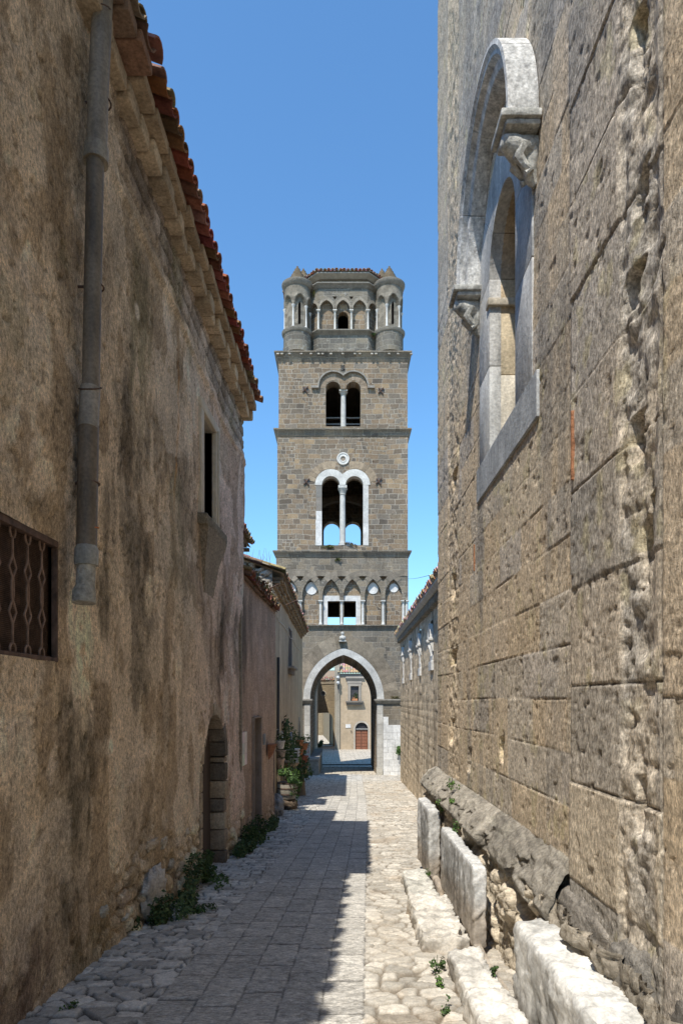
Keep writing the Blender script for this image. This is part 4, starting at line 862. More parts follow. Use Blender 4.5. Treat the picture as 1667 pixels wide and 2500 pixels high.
# facing slabs, bench block, steps and kerb: loose marble laid against the church
def slabmesh(name, x0, x1, y0, y1, z0, z1, col, seed, label, cat, group=None, res=.022, wear=.012, rnd=.02, mat=None, ztop=None, lean=0):
    """a worn block: subdivided box with rounded, chipped edges"""
    nx, ny_, nz = [max(3, int(math.ceil((b_-a)/res))+1) for a, b_ in ((x0, x1), (y0, y1), (z0, z1))]
    V = []; Fq = []; cx, cy, cz_ = (x0+x1)/2, (y0+y1)/2, (z0+z1)/2
    def face(au, av, ax, val, n1, n2, fl):
        g0 = np.linspace(-1, 1, n1); g1 = np.linspace(-1, 1, n2); A, B = np.meshgrid(g0, g1, indexing='ij')
        Pq = np.zeros((n1, n2, 3)); Pq[..., au] = A; Pq[..., av] = B; Pq[..., ax] = val
        b0 = sum(len(v) for v in V); V.append(Pq.reshape(-1, 3)); I = np.arange(n1*n2).reshape(n1, n2)+b0
        q = np.stack([I[:-1, :-1], I[1:, :-1], I[1:, 1:], I[:-1, 1:]], -1).reshape(-1, 4); Fq.append(q[:, ::-1] if fl else q)
    for val, fl in ((-1, 1), (1, 0)):
        face(1, 2, 0, val, ny_, nz, fl); face(0, 2, 1, val, nx, nz, not fl); face(0, 1, 2, val, nx, ny_, fl)
    Q = np.vstack(V); half = np.array([(x1-x0)/2, (y1-y0)/2, (z1-z0)/2]); Wd = Q*half
    inner = half-rnd; cl = np.clip(Wd, -inner, inner); dv = Wd-cl; ln = np.linalg.norm(dv, axis=1, keepdims=True)
    Wd = np.where(ln > 1e-9, cl+dv/np.maximum(ln, 1e-9)*np.minimum(ln, rnd), Wd)
    Pw = Wd+np.array([cx, cy, cz_]); N_ = Wd/np.linalg.norm(Wd/half, axis=1, keepdims=True)/half; N_ /= np.linalg.norm(N_, axis=1, keepdims=True)
    nz_ = fbm(Pw[:, 1]*5+Pw[:, 0]*7, Pw[:, 2]*5-Pw[:, 0]*4, seed, 5)-.5+.7*(fbm(Pw[:, 1]*22+Pw[:, 0]*9, Pw[:, 2]*22-Pw[:, 0]*19, seed+9, 3)-.5); ch = sst(.6, .75, fbm(Pw[:, 1]*8+Pw[:, 2]*3, Pw[:, 0]*8-Pw[:, 2]*6, seed+1, 4))*sst(.25*half.min(), 0, (half-np.abs(Wd)).min(1)+np.sort(half-np.abs(Wd), 1)[:, 1]*.5)
    Pw = Pw+N_*(wear*2*nz_-wear*2.2*ch)[:, None]
    if ztop: Pw[:, 2] += ztop(Pw)*sst(z0, z1, Pw[:, 2])
    if lean: Pw[:, 0] += lean*(Pw[:, 2]-z0)
    c_ = np.array(col)*(.80+.36*fbm(Pw[:, 1]*2.5+Pw[:, 0]*3, Pw[:, 2]*1.6, seed+2, 5))[:, None]
    strk = sst(.48, .62, fbm(Pw[:, 1]*7, Pw[:, 2]*.9, seed+3, 4))*sst(.6, .9, np.abs(N_[:, 0])); c_ = c_*(1-.5*strk[:, None]); dirt = sst(.22, .0, Pw[:, 2]-z0-.12-.16*fbm(Pw[:, 1]*6, Pw[:, 0]*6, seed+5, 3)); c_ = c_*(1-.4*dirt[:, None]*np.array([.8, 1, 1.2]))
    o = link_mesh(name, Pw, np.vstack(Fq), mat or M['marble'], None, c_, True, None, None, (cx, cy, z0))
    return tag(o, label, cat, group)
slabmesh('marble_slab', 1.05, 1.19, 8.24, 9.46, -.52, .325, (.62, .60, .56), 301, 'far upright white marble slab leaning under the dark plinth moulding, next to the first step', 'marble slab', 'upright marble slabs below the church plinth', rnd=.03, wear=.02)
slabmesh('marble_slab', 1.05, 1.165, 5.46, 7.22, -.33, .325, (.60, .585, .55), 305, 'longer fluted marble slab standing upright where the rubble footing starts', 'marble slab', 'upright marble slabs below the church plinth', rnd=.028, wear=.02)
slabmesh('slab_footing', 1.08, 1.17, 7.75, 8.2, -.62, -.43, (.63, .6, .55), 309, 'small rounded white stone wedged beneath the gap between the two marble slabs', 'stone', None, rnd=.04)
slabmesh('bench_block', 1.05, 1.42, 1.5, 4.22, -.45, .315, (.67, .645, .59), 311, 'massive white marble block like a bench at the foot of the church wall', 'marble block', None, wear=.028, rnd=.05, ztop=lambda p: .03*sst(3.0, 4.2, p[:, 1])*sst(1.1, 1.4, p[:, 0]))
slabmesh('stone_step', .74, 1.05, 7.25, 8.45, -.85, -.43, (.55, .52, .45), 321, 'farthest low stone step, grey with a white edge, before the far marble slab', 'step', 'worn stone steps along the church', wear=.035, rnd=.028)
slabmesh('stone_step', .66, 1.05, 5.55, 6.85, -.70, -.27, (.62, .57, .49), 325, 'middle stone step, long and rough with a cracked flat top', 'step', 'worn stone steps along the church', wear=.045, rnd=.03)
slabmesh('stone_step', .78, 1.03, 4.34, 5.06, -.6, -.165, (.64, .60, .53), 329, 'rounded pale stone step with weeds at its corner, next to the bench block', 'step', 'worn stone steps along the church', wear=.035, rnd=.035)
slabmesh('stone_step', .75, 1.02, 3.0, 4.14, -.55, -.09, (.64, .60, .53), 333, 'smooth pale stone step cut off by the bottom of the picture', 'step', 'worn stone steps along the church', wear=.035, rnd=.035)
slabmesh('kerb_stone', 1.04, 1.11, 4.25, 5.42, -.5, -.27, (.62, .59, .53), 337, 'narrow white kerb stone at the base of the rubble footing', 'kerb', None, rnd=.015)

# ------------------------------------------------------------------ the aisle beyond the church: lower, four slender windows, tile eave
def gx(y): return 1.71+.0336*y
GA = thing('church_aisle', 'low sunlit tufa side aisle with four slender white windows and tiled eave', 'church aisle', (2.4, 21, -1.5))
def Zg_(y): return 4.05+.032*(y-12)
gr = lambda x, y, z: (gx(y)-x, y, z)
WN = [(29.8, .50), (24.9, .52), (20.9, .54), (17.3, .60)]
Y1 = np.arange(9.7, 32.6, .045); Z1 = np.arange(-2.6, 5, .045); YY, ZZ = np.meshgrid(Y1, Z1); ZZ = np.minimum(ZZ, Zg_(YY))
rw = np.floor((ZZ+.03*(fbm(YY*.7, ZZ, 240)-.5))/.235); cf = (ZZ/.235) % 1; lnn = .26+.26*_h(rw.astype(int), (rw*0).astype(int), 241); cl = YY/lnn+_h(rw.astype(int), (rw*0+1).astype(int), 242)*5; ci = np.floor(cl); bf = cl-ci
big = ZZ > 1.75
bd = np.minimum(np.minimum(bf, 1-bf)*lnn*np.where(big, 2, 1), np.minimum(cf, 1-cf)*.235); grv = 1-sst(.004, .035, bd+.02*(fbm(YY*7, ZZ*7, 243)-.5)); idb = _h(rw.astype(int), ci.astype(int), 244)
d = -.012*grv*np.where(big, .4, 1)+.02*(idb-.5)+.03*(fbm(YY*6, ZZ*6, 245)-.5)
c = np.array([.66, .535, .38])*(.75+.45*idb)[..., None]*(.78+.4*fbm(YY*3, ZZ*1.2, 246, 5))[..., None]*(1-.25*grv*np.where(big, .3, 1))[..., None]
sk = sst(.52, .68, fbm(YY*2.5, ZZ*.2, 247, 4)); c = c*(1-.35*sk[..., None])
yc = (YY[:-1, :-1]+YY[1:, 1:])/2; zc = (ZZ[:-1, :-1]+ZZ[1:, 1:])/2; hole = np.zeros_like(yc, bool)
for y0, w in WN: hole |= (np.abs(yc-y0) < w*.42) & (zc > 2.65) & (zc < Zg_(y0)-.5)
grid('wall', np.stack([gx(YY)-d, YY, ZZ], -1), c, M['rock'], GA, keep=~hole, flip=True)
k = MB(); k.cur = (.34, .28, .2); k.add([gr(-.5, 9.8, -2), gr(-.5, 32.55, -3), (9, 32.55, -3), (9, 9.8, -2), gr(-.5, 9.8, 4.0), gr(-.5, 32.55, 4.6), (9, 32.55, 4.6), (9, 9.8, 4.0)], [(0, 1, 5, 4), (1, 2, 6, 5), (2, 3, 7, 6), (4, 5, 6, 7)])
k.box(gx(32.5)+.02, gx(32.5)+.6, 32.45, 32.6, -3, Zg_(32.5)); k.build('aisle_body', M['gallery'], GA)
for y0, w in WN:
    zt = Zg_(y0)-.62; k = MB(); k.cur = (.72, .70, .66)
    o_ = w*.62; i_ = w*.36; sp = zt-o_
    k.plate([[(y0-o_*.8, 2.62), (y0-o_*.8, sp)]+arch(y0, sp, o_*.8, o_*.9, 6)[1:-1]+[(y0+o_*.8, sp), (y0+o_*.8, 2.62)], [(y0-i_, 2.8), (y0-i_, sp)]+arch(y0, sp, i_, i_, 6)[1:-1]+[(y0+i_, sp), (y0+i_, 2.8)]], -.02, .12, None, lambda a, x, z: gr(x*-1+.0, a, z))
    wd = k.build('window', M['marble_far'], GA)
    k = MB(); k.cur = (.72, .70, .65)
    rings = [[gr(x, y0+math.cos(a)*r, sp+math.sin(a)*r*1.05) for x, r in ((0, o_), (.09, o_), (.09, o_-.06), (.05, o_-.12), (0, o_-.12))] for a in np.linspace(0, math.pi, 11)]
    k.loft(rings, True)
    for s_ in (-1, 1):
        ya = y0+s_*(o_-.05); k.bbox(0, .12, ya-.10, ya+.10, sp-.07, sp, .01, None, gr)
        k.loft([[gr(x, ya+q, z) for x, q in ((0, -.07), (w2, -.06), (w2, .06), (0, .07))] for w2, z in ((.10, sp-.07), (.08, sp-.16), (.05, sp-.25), (.03, sp-.33))], True)
    k.build('hood', M['marble_far'], wd, smooth=40)
    k = MB(); k.bbox(-.1, .06, y0-o_*.95, y0+o_*.95, 2.42, 2.66, .01, (.66, .65, .62), gr); k.build('sill', M['marble_far'], wd)
    k = MB(); k.V = []; k.box(-.30, -.26, y0-w*.5, y0+w*.5, 2.6, zt); k.V = [gr(*p) for p in k.V]; k.C = [(.64, .62, .58)]*8; k.build('blind_back', M['marble_far'], wd)
y = 10.2
while y < 32.5:
    z = Zg_(y); k = MB(); k.bbox(-.05, .15, y, y+.14, z-.30, z-.08, .03, (.30, .26, .2), gr); y += .42
    k.build('eave_corbel', M['rock'], GA, smooth=40)
k = MB(); k.cur = (.5, .47, .42); k.loft([[gr(a, y, Zg_(y)+b_) for a, b_ in ((-.1, -.08), (.17, -.08), (.25, .0), (.25, .06), (-.1, .06))] for y in (9.9, 32.55)], True); k.build('cornice', M['marble_far'], GA)
k = MB(); tile_roof(k, gr(.27, 9.9, Zg_(9.9)+.06), gr(.27, 32.5, Zg_(32.5)+.06), (1, 0, .36), 3, .25, .12, .45, ((.55, .36, .25), (.58, .42, .31), (.48, .29, .2), (.56, .46, .37)), .015, seed=44)
k.add([gr(.2, 9.9, Zg_(9.9)+.08), gr(.2, 32.55, Zg_(32.5)+.08), (9, 32.55, Zg_(32.5)+2.3), (9, 9.9, Zg_(9.9)+2.3)], [(3, 2, 1, 0)], (.4, .24, .16)); k.build('roof', M['clay'], GA)
# ------------------------------------------------------------------ the bell tower
TY = 38.0; TD = 8.2; sc_ = TY/F
def tx(u): return (u-CX)*sc_
def tz(v): return EYE+(CY-v)*sc_
def tl(L): return [(tx(u), tz(v)) for u, v in L]
TC = tx(837.5)
BT = thing('bell_tower', 'tall stone bell tower spanning the street on a pointed arch, with corner turrets', 'bell tower', (TC, TY+TD/2, -2.5))
def parch(cu, sv, w, h, n=12): return [(2*cu-u if False else u, -v) for u, v in arch(cu, -sv, w, h, n)]     # in photo units, v down
def bif(l0, l1, r0, r1, vs, vb, rise=None, n=10):
    """two arched lights sharing a shaft, one loop"""
    wl_, wr_ = (l1-l0)/2, (r1-r0)/2
    return [(l0, vb)]+parch((l0+l1)/2, vs, wl_, rise or wl_, n)+parch((r0+r1)/2, vs, wr_, rise or wr_, n)+[(r1, vb)]
def arcs(c1, c2, R, vs, n=14):
    """outline over two neighbouring arches, cut where they meet"""
    m = (c1+c2)/2; a = math.acos((m-c1)/R)
    p1 = [(c1+R*math.cos(math.pi-(math.pi-a)*k/n), vs-R*math.sin(math.pi-(math.pi-a)*k/n)) for k in range(n+1)]
    return p1+[(c1+c2-u, v) for u, v in p1[-2::-1]]
def storey(name, u0, u1, v0, v1, holes, th=.75, back=(), mat='tower', dpt=TD):
    b = MB(); b.plate([tl([(u0, v1), (u0, v0), (u1, v0), (u1, v1)])]+[tl(h) for h in holes], TY, TY+th)
    o = b.build(name, M[mat], BT)
    b = MB(); x0, x1, z0, z1 = tx(u0), tx(u1), tz(v1), tz(v0)
    b.box(x0, x0+.75, TY+th, TY+dpt-.7, z0, z1); b.box(x1-.75, x1, TY+th, TY+dpt-.7, z0, z1)
    b.plate([tl([(u0, v1), (u0, v0), (u1, v0), (u1, v1)])]+[tl(h) for h in back], TY+dpt-.7, TY+dpt)
    b.build('rear_wall', M[mat], BT); return o
def floor(v, u0=678, u1=995, t=.3):
    b = MB(); b.box(tx(u0)+.05, tx(u1)-.05, TY+.05, TY+TD-.05, tz(v)-t, tz(v)); b.build('floor', M['tower'], BT)
def cornice(name, u0, u1, prof, mat='tower_grey', col=None):
    """moulding that runs round the tower: prof = (overhang in photo units, v)"""
    b = MB(); b.cur = col or (.3, .28, .24); rings = []
    for o, v in prof:
        q = o*sc_; x0, x1, y0, y1 = tx(u0)-q, tx(u1)+q, TY-q, TY+TD+q
        rings.append([(x0, y0, tz(v)), (x1, y0, tz(v)), (x1, y1, tz(v)), (x0, y1, tz(v))])
    b.loft(rings, True); return b.build(name, M[mat], BT)
def colonnette(par, u, v0, v1, r, y, capv=8, basev=5, mat='marble_far', col=(.66, .64, .59), capw=1.9, sq=True, f=None, name='colonnette'):
    """a marble shaft with its base and block capital"""
    b = MB(); b.cur = col; X, zt_, zb_ = tx(u), tz(v0), tz(v1); s_ = sc_
    cap, bs_ = capv*s_, basev*s_
    b.lathe([(r*1.55, zb_), (r*1.55, zb_+bs_*.35), (r*1.25, zb_+bs_*.5), (r*1.35, zb_+bs_*.75), (r, zb_+bs_), (r*.97, (zt_+zb_)/2), (r*.9, zt_-cap), (r*1.1, zt_-cap*.95), (r*.95, zt_-cap*.9), (r*1.25, zt_-cap*.55), (r*1.7, zt_-cap*.3)], X, y, 12)
    w = r*capw; b.box(X-w, X+w, y-w, y+w, zt_-cap*.3, zt_)
    if f: b.V = [f(*p) for p in b.V]
    return b.build(name, M[mat], par, smooth=35)

# ground storey with the pointed passage
ac, asv, aw, ah = 838.5, 1706.5, 82.0, 108.0
hole = [(ac-aw, 1899)]+parch(ac, asv, aw, ah)+[(ac+aw, 1899)]
st1 = storey('ground_storey', 674, 998, 1537, 1899, [hole], .9, [hole], 'tower_grey')
b = MB()                                                     # passage walls and the pointed barrel above them
for k, (a, c2) in enumerate(zip(hole[:-1], hole[1:])):
    (xa, za), (xb, zb_) = tl([a, c2]); b.add([(xa, TY+.9, za), (xb, TY+.9, zb_), (xb, TY+TD-.7, zb_), (xa, TY+TD-.7, za)], [(0, 1, 2, 3)])
b.build('passage_vault', M['tower'], BT)
b = MB(); b.cur = (.64, .62, .575)                             # white archivolt, in voussoirs
inn = parch(ac, asv, aw-.3, ah-.3, 24); out_ = parch(ac, asv, aw+16.5, ah+16, 24)
for k in range(0, 48, 4):
    lp = inn[k:k+5]+out_[k:k+5][::-1]; kk = random.uniform(.88, 1.06); cx_ = sum(u for u, v in lp)/len(lp); cv_ = sum(v for u, v in lp)/len(lp)
    lp = [(cx_+(u-cx_)*.993, cv_+(v-cv_)*.993) for u, v in lp]
    b.plate([tl(lp)], TY-.035, TY+.35, (.62*kk, .60*kk, .55*kk))
avt = b.build('archivolt', M['marble_far'], BT)
b = MB()
inn = parch(ac, asv, aw+17, ah+17, 20); out_ = parch(ac, asv, aw+52, ah+50, 20)
for k in range(0, 40, 2):
    lp = inn[k:k+3]+out_[k:k+3][::-1]; kk = random.uniform(.75, 1.15); cx_ = sum(u for u, v in lp)/len(lp); cv_ = sum(v for u, v in lp)/len(lp)
    lp = [(cx_+(u-cx_)*.985, cv_+(v-cv_)*.985) for u, v in lp]
    b.plate([tl(lp)], TY-.012, TY+.1, (.29*kk, .242*kk, .18*kk))
b.build('relieving_arch', M['rock'], st1)
b = MB(); b.cur = (.36, .33, .28)
def impost(ua, ub, inner):
    rings = []
    for o, v in ((0, 1718), (3, 1714), (5, 1711), (6, 1710), (6, 1706.6), (0, 1706.6)):
        q = o*sc_; x0, x1 = tx(ua)-(q if inner == 'l' else 0), tx(ub)+(q if inner == 'r' else 0)
        rings.append([(x0, TY-q-.04, tz(v)), (x1, TY-q-.04, tz(v)), (x1, TY+1.2, tz(v)), (x0, TY+1.2, tz(v))])
    b.loft(rings, True)
impost(ac+aw, 996, 'l'); b.build('impost', M['rock'], BT); b = MB(); b.cur = (.36, .33, .28); impost(676, ac-aw, 'r'); b.build('impost', M['rock'], BT)
# marble jambs and the patched pier of white blocks
for ua, ub in ((ac+aw-.2, ac+aw+14), (ac-aw-14, ac-aw+.2)):
    b = MB(); v = 1720
    while v < 1898:
        hgt = random.choice([22, 26, 30]); v2 = min(v+hgt, 1899); kk = random.uniform(.85, 1.05); b.plate([tl([(ua, v2-.5), (ua, v), (ub, v), (ub, v2-.5)])], TY-.02, TY+.5, (.58*kk, .55*kk, .49*kk))
        v = v2
    b.build('jamb', M['marble_far'], BT)
b = MB()
for r_, (va, vb) in enumerate(((1750, 1770), (1770, 1788), (1788, 1806), (1806, 1824), (1824, 1838), (1838, 1855), (1855, 1870), (1870, 1884), (1884, 1899))):
    ua = 934.8; uend = 948 if va < 1765 else 996
    while ua < uend-1:
        ub = min(ua+random.uniform(10, 24), uend); kk = random.uniform(.86, 1.08); b.plate([tl([(ua+.25, vb-.35), (ua+.25, va), (ub-.2, va), (ub-.2, vb-.35)])], TY-.035-random.uniform(0, .012), TY+.1, (.80*kk, .78*kk, .74*kk)); ua = ub
b.build('white_block_patch', M['marble_far'], BT)
b = MB(); b.cur = (.55, .53, .48)                             # little carved bust over the arch
bx, by = tx(836), TY-.16
b.lathe([(.12, tz(1564)), (.17, tz(1562)), (.19, tz(1557)), (.15, tz(1553.5)), (.065, tz(1552.5)), (.06, tz(1551)), (.085, tz(1549)), (.10, tz(1546.5)), (.085, tz(1544)), (.03, tz(1543))], bx, by, 14, None, True, .8)
b.tube([(bx-.02, by-.085, tz(1548)), (bx, by-.105, tz(1547))], .022, 6); b.tube([(bx-.09, by-.04, tz(1555)), (bx-.05, by-.15, tz(1559)), (bx+.06, by-.14, tz(1560))], .035, 6)
b.box(bx-.2, bx+.2, TY-.25, TY, tz(1567), tz(1564))
b.build('carved_bust', M['marble_far'], BT, smooth=50)
# second storey: interlaced blind arches on colonnettes
cols = [683, 733, 782.5, 834, 885.5, 935, 986]; SPV = 1453.0
bays = []; tris = []
for a, c2 in zip(cols[:-1], cols[1:]):
    m = (a+c2)/2; hw = (c2-a)/2-5
    bays.append([(m-hw, 1525)]+parch(m, SPV, hw, 38, 10)+[(m+hw, 1525)])
for q in cols[1:-1]:
    Rr, R2 = 46.0, 61.0; d_ = 51.0; xi = (Rr*Rr-R2*R2+d_*d_)/(2*d_); yi = math.sqrt(Rr*Rr-xi*xi); t0 = math.atan2(yi, -xi); t1_ = math.atan2(yi, xi); top_ = [(q+Rr*math.cos(t0+(t1_-t0)*k/4), SPV-Rr*math.sin(t0+(t1_-t0)*k/4)) for k in range(5)]
    tris.append(top_+[(q, SPV-math.sqrt(R2*R2-d_*d_))])
b = MB(); b.plate([tl([(674, 1527), (674, 1359), (996, 1359), (996, 1527)])]+[tl(h) for h in bays+tris], TY, TY+.22); st2_ = b.build('arcade_storey', M['tower_grey'], BT)
b = MB()
b.cur = (.2, .185, .16)
for i, q in enumerate(cols):
    for s0 in range(8):
        a0, a1 = math.pi*(.235+.53*s0/8), math.pi*(.235+.53*(s0+1)/8)-.006; kk = random.uniform(.8, 1.15); Ri, Ro = 46.8, 60.5
        lp = [(q+Ri*math.cos(a), SPV-Ri*math.sin(a)) for a in np.linspace(a0, a1, 4)]+[(q+Ro*math.cos(a), SPV-Ro*math.sin(a)) for a in np.linspace(a1, a0, 4)]
        lp = [(min(max(u, 675), 995), v) for u, v in lp]
        if max(u for u, v in lp)-min(u for u, v in lp) > 3: b.plate([tl(lp)], TY-(.018 if i % 2 else .026), TY+.08, (.27*kk, .23*kk, .18*kk))
b.build('interlaced_band', M['rock'], st2_)
w2 = [[(799.5, 1525), (799.5, 1466.5), (829.5, 1466.5), (829.5, 1525)], [(838.5, 1525), (838.5, 1466.5), (869, 1466.5), (869, 1525)]]
b = MB(); b.plate([tl([(674, 1527), (674, 1359), (996, 1359), (996, 1527)])]+[tl(h) for h in w2], TY+.222, TY+.75); b.build('blind_wall', M['tower'], st2_)
b = MB(); x0, x1 = tx(674), tx(996); b.box(x0, x0+.7, TY+.75, TY+TD-.7, tz(1537), tz(1359)); b.box(x1-.7, x1, TY+.75, TY+TD-.7, tz(1537), tz(1359))
b.plate([tl([(674, 1537), (674, 1359), (996, 1359), (996, 1537)]), tl([(789, 1525), (789, 1463), (832, 1463), (832, 1525)]), tl([(838, 1525), (838, 1463), (882, 1463), (882, 1525)])], TY+TD-.7, TY+TD); b.build('rear_wall', M['tower'], BT)
b = MB()
b.plate([tl([(788.5, 1524.8), (788.5, 1453.5), (829.4, 1453.5), (829.4, 1466.5), (799.6, 1466.5), (799.6, 1524.8)])], TY+.15, TY+.5, (.68, .66, .62))
b.plate([tl([(838.6, 1466.5), (838.6, 1453.5), (881, 1453.5), (881, 1524.8), (868.9, 1524.8), (868.9, 1466.5)])], TY+.15, TY+.5, (.68, .66, .62)); b.build('window_frame', M['marble_far'], BT)
for q, (u, v, r) in enumerate(((709, 1437, 13), (760, 1436, 14.2), (910.6, 1436, 13), (961.6, 1434, 10.8))):
    b = MB(); r_ = r
    hw = 20.0; pts = []
    for k in range(28):
        a = 2*math.pi*k/28; uu, vv = u+r_*math.cos(a), v-r_*math.sin(a)
        pts.append((uu, vv))
    if q < 3: pts = [(uu, vv-(abs(math.sin(2*math.pi*k/28))**6*2.5 if math.sin(2*math.pi*k/28) > 0 else 0)) for k, (uu, vv) in enumerate(pts)]
    b.plate([tl(pts)], TY+.19, TY+.26, (.74, .72, .68)); b.build('white_disc', M['marble_far'], BT)
for u in cols[1:-1]: colonnette(BT, u, 1466, 1525, .068, TY+.02)
for u in (984, 992.3): colonnette(BT, u, 1466, 1525, .072, TY+.02)
for u in (678, 686): colonnette(BT, u, 1466, 1525, .072, TY+.02)
cornice('cornice', 674, 997, [(0, 1540), (1, 1537), (2, 1534), (4, 1531), (6, 1528.5), (7, 1528), (7, 1526), (0, 1525.2)])
cornice('cornice', 674.5, 996, [(0, 1362), (1.5, 1360), (2.5, 1356), (4.5, 1352), (7, 1348.5), (8, 1348), (8, 1345), (0, 1344.4)])
cornice('cornice', 677.5, 995, [(0, 1066), (2, 1064), (3, 1059), (5, 1055), (8, 1051.5), (9, 1051), (9, 1048), (0, 1047.4)])
floor(1529); floor(1347); floor(1050)
# third storey: white double window, roundel
b3 = bif(785.5, 829.5, 843, 886.5, 1184, 1331)
back3 = bif(781, 829, 843, 890, 1210, 1345)
def putlog(pts): return [[(u-1.2, v+1.2), (u-1.2, v-1), (u+1.1, v-1.1), (u+1.2, v+1.2)] for u, v in pts]
storey('belfry_storey', 677, 995.3, 1062, 1345, [b3]+putlog([(712, 1097), (781, 1098), (867, 1098), (700, 1126), (771, 1126), (911, 1127), (701, 1170), (764, 1171), (906, 1168), (960, 1171), (703, 1207), (757, 1207), (965, 1215), (911, 1252), (958, 1255), (700, 1259), (840, 1070), (962, 1310), (710, 1313)]), .75, [back3])
b = MB()
ro = arcs(807.5, 864.8, 38.5, 1184, 14); ri_ = parch(807.5, 1184, 21.8, 21.8, 10)+parch(864.8, 1184, 21.6, 21.6, 10)
b.plate([tl(ro+[(886.5, 1184)]+ri_[::-1][1:-1]+[(785.5, 1184)])], TY-.03, TY+.45, (.66, .64, .59))
for (ua, ub, va, vb, cc_) in ((886.3, 899.3, 1184.5, 1213, (.6, .58, .54)), (886.3, 899.3, 1213, 1248, (.55, .54, .5)), (886.3, 899, 1248, 1276, (.62, .6, .56)), (886.3, 899.5, 1276.4, 1331.5, (.66, .64, .6)), (771.5, 785.6, 1247.5, 1270, (.66, .64, .6)), (770.5, 785.6, 1270.4, 1331.5, (.68, .66, .62)), (771.5, 785.6, 1184.5, 1214, (.22, .205, .18)), (771.5, 785.6, 1214.4, 1247, (.25, .22, .185))):
    b.plate([tl([(ua, vb), (ua, va), (ub, va), (ub, vb)])], TY-.02, TY+.45, cc_)
w3 = b.build('double_window', M['marble_far'], BT)
colonnette(w3, 836.2, 1184, 1331, .165, TY+.22, 22, 9, 'marble_far', (.58, .565, .52), 1.45)
b = MB()
for R0_, R1_ in ((40, 58),):
    for c1, sgn in ((807.5, 1), (864.8, -1)):
        b = MB()
        for s0 in range(7):
            a0 = math.pi*(.42+.52*s0/7) if sgn > 0 else math.pi*(.06+.52*s0/7); a1 = a0+math.pi*.52/7-.012; kk = random.uniform(.85, 1.2)
            lp = [(c1+R0_*math.cos(a), 1184-R0_*math.sin(a)) for a in np.linspace(a0, a1, 4)]+[(c1+R1_*math.cos(a), 1184-R1_*math.sin(a)) for a in np.linspace(a1, a0, 4)]
            if all((u < 835.6 if sgn > 0 else u > 836.6) for u, v in lp): b.plate([tl(lp)], TY-.012, TY+.05, (.34*kk, .265*kk, .185*kk))
        b.build('voussoir_ring', M['rock'], w3)
b = MB(); n = 32; prof = [(5.6, .02), (6, -.05), (8.5, -.05), (9, -.03), (12, -.03), (12.5, -.06), (15, -.06), (15.8, .02), (15.8, .1), (5.6, .1)]
b.loft([[(tx(837.4)+r*sc_*math.cos(2*math.pi*k/n), TY+y, tz(1120)+r*sc_*math.sin(2*math.pi*k/n)) for r, y in prof] for k in range(n+1)], False, (.70, .68, .63)); b.add([(tx(837.4)+5.6*sc_*math.cos(2*math.pi*k/n), TY-.004, tz(1120)+5.6*sc_*math.sin(2*math.pi*k/n)) for k in range(n)], [tuple(range(n))], (.3, .24, .18)); b.build('roundel', M['marble_far'], BT, smooth=30)
def tie(u, v, s):
    b = MB(); b.plate([tl([(u-s, v+s), (u-s, v-s), (u+s, v-s), (u+s, v+s)])], TY-.015, TY+.05, (.16, .15, .14))
    p = b.build('anchor_plate', M['rock'], BT); b = MB()
    b.tube([(tx(u-s), TY-.05, tz(v+s)), (tx(u+s), TY-.05, tz(v-s))], .035, 6); b.tube([(tx(u-s*.8), TY-.05, tz(v-s*.9)), (tx(u+s*.8), TY-.05, tz(v+s*1.4))], .035, 6); b.build('cross_bar', M['iron'], p)
for q in ((748.5, 1176, 7), (924.5, 1175, 7), (745.5, 951, 6.5), (929.5, 954, 6.5)): tie(*q)
# inside the belfry a rib arch on the side and rear walls catches some light
b = MB(); rings = [[(TC+math.cos(a)*r, TY+5.2+y, tz(1331)+1.3+math.sin(a)*r*1.05) for r, y in ((2.6, 0), (2.9, 0), (2.9, .5), (2.6, .5))] for a in np.linspace(0, math.pi, 17)]
b.loft(rings, True, (.24, .2, .155)); b.build('rib_arch', M['rock'], BT)
# fourth storey: plain double window under a thin hood
b4 = bif(795.2, 831.4, 844.6, 880, 949, 1041)
storey('upper_storey', 680.3, 994.6, 874, 1048, [b4]+putlog([(774, 930), (905, 936), (903, 987), (773, 1006), (921, 891), (700, 1002), (963, 1030), (716, 905)]), .75, [])
b = MB(); ro = arcs(813.4, 862.3, 38, 944, 14); ri_ = arcs(813.4, 862.3, 34.4, 944, 14)
b.plate([tl(ro+ri_[::-1])], TY-.14, TY+.04, (.30, .275, .235))
for ua, ub in ((761, 778.5), (897, 914)): b.plate([tl([(ua, 949), (ua, 943.5), (ub, 943.5), (ub, 949)])], TY-.15, TY+.04, (.33, .30, .26))
w4 = b.build('double_window', M['rock'], BT)
colonnette(w4, 838, 949, 1042, .15, TY+.3, 11, 6, 'marble_far', (.56, .545, .5), 1.5)
b = MB()
for c1, lo_, hi_ in ((813.4, .44, 1.02), (862.3, -.02, .56)):
    b = MB()
    for s0 in range(8):
        a0 = math.pi*(lo_+(hi_-lo_)*s0/8); a1 = a0+math.pi*(hi_-lo_)/8-.02; kk = random.uniform(.8, 1.2)
        lp = [(c1+18.6*math.cos(a), 947-18.6*math.sin(a)) for a in np.linspace(a0, a1, 4)]+[(c1+33.6*math.cos(a), 947-33.6*math.sin(a)) for a in np.linspace(a1, a0, 4)]
        if all((u < 837.4 if c1 < 838 else u > 838.4) for u, v in lp): b.plate([tl(lp)], TY-.012, TY+.05, (.33*kk, .26*kk, .19*kk))
    b.build('voussoir_ring', M['rock'], w4)
b = MB()
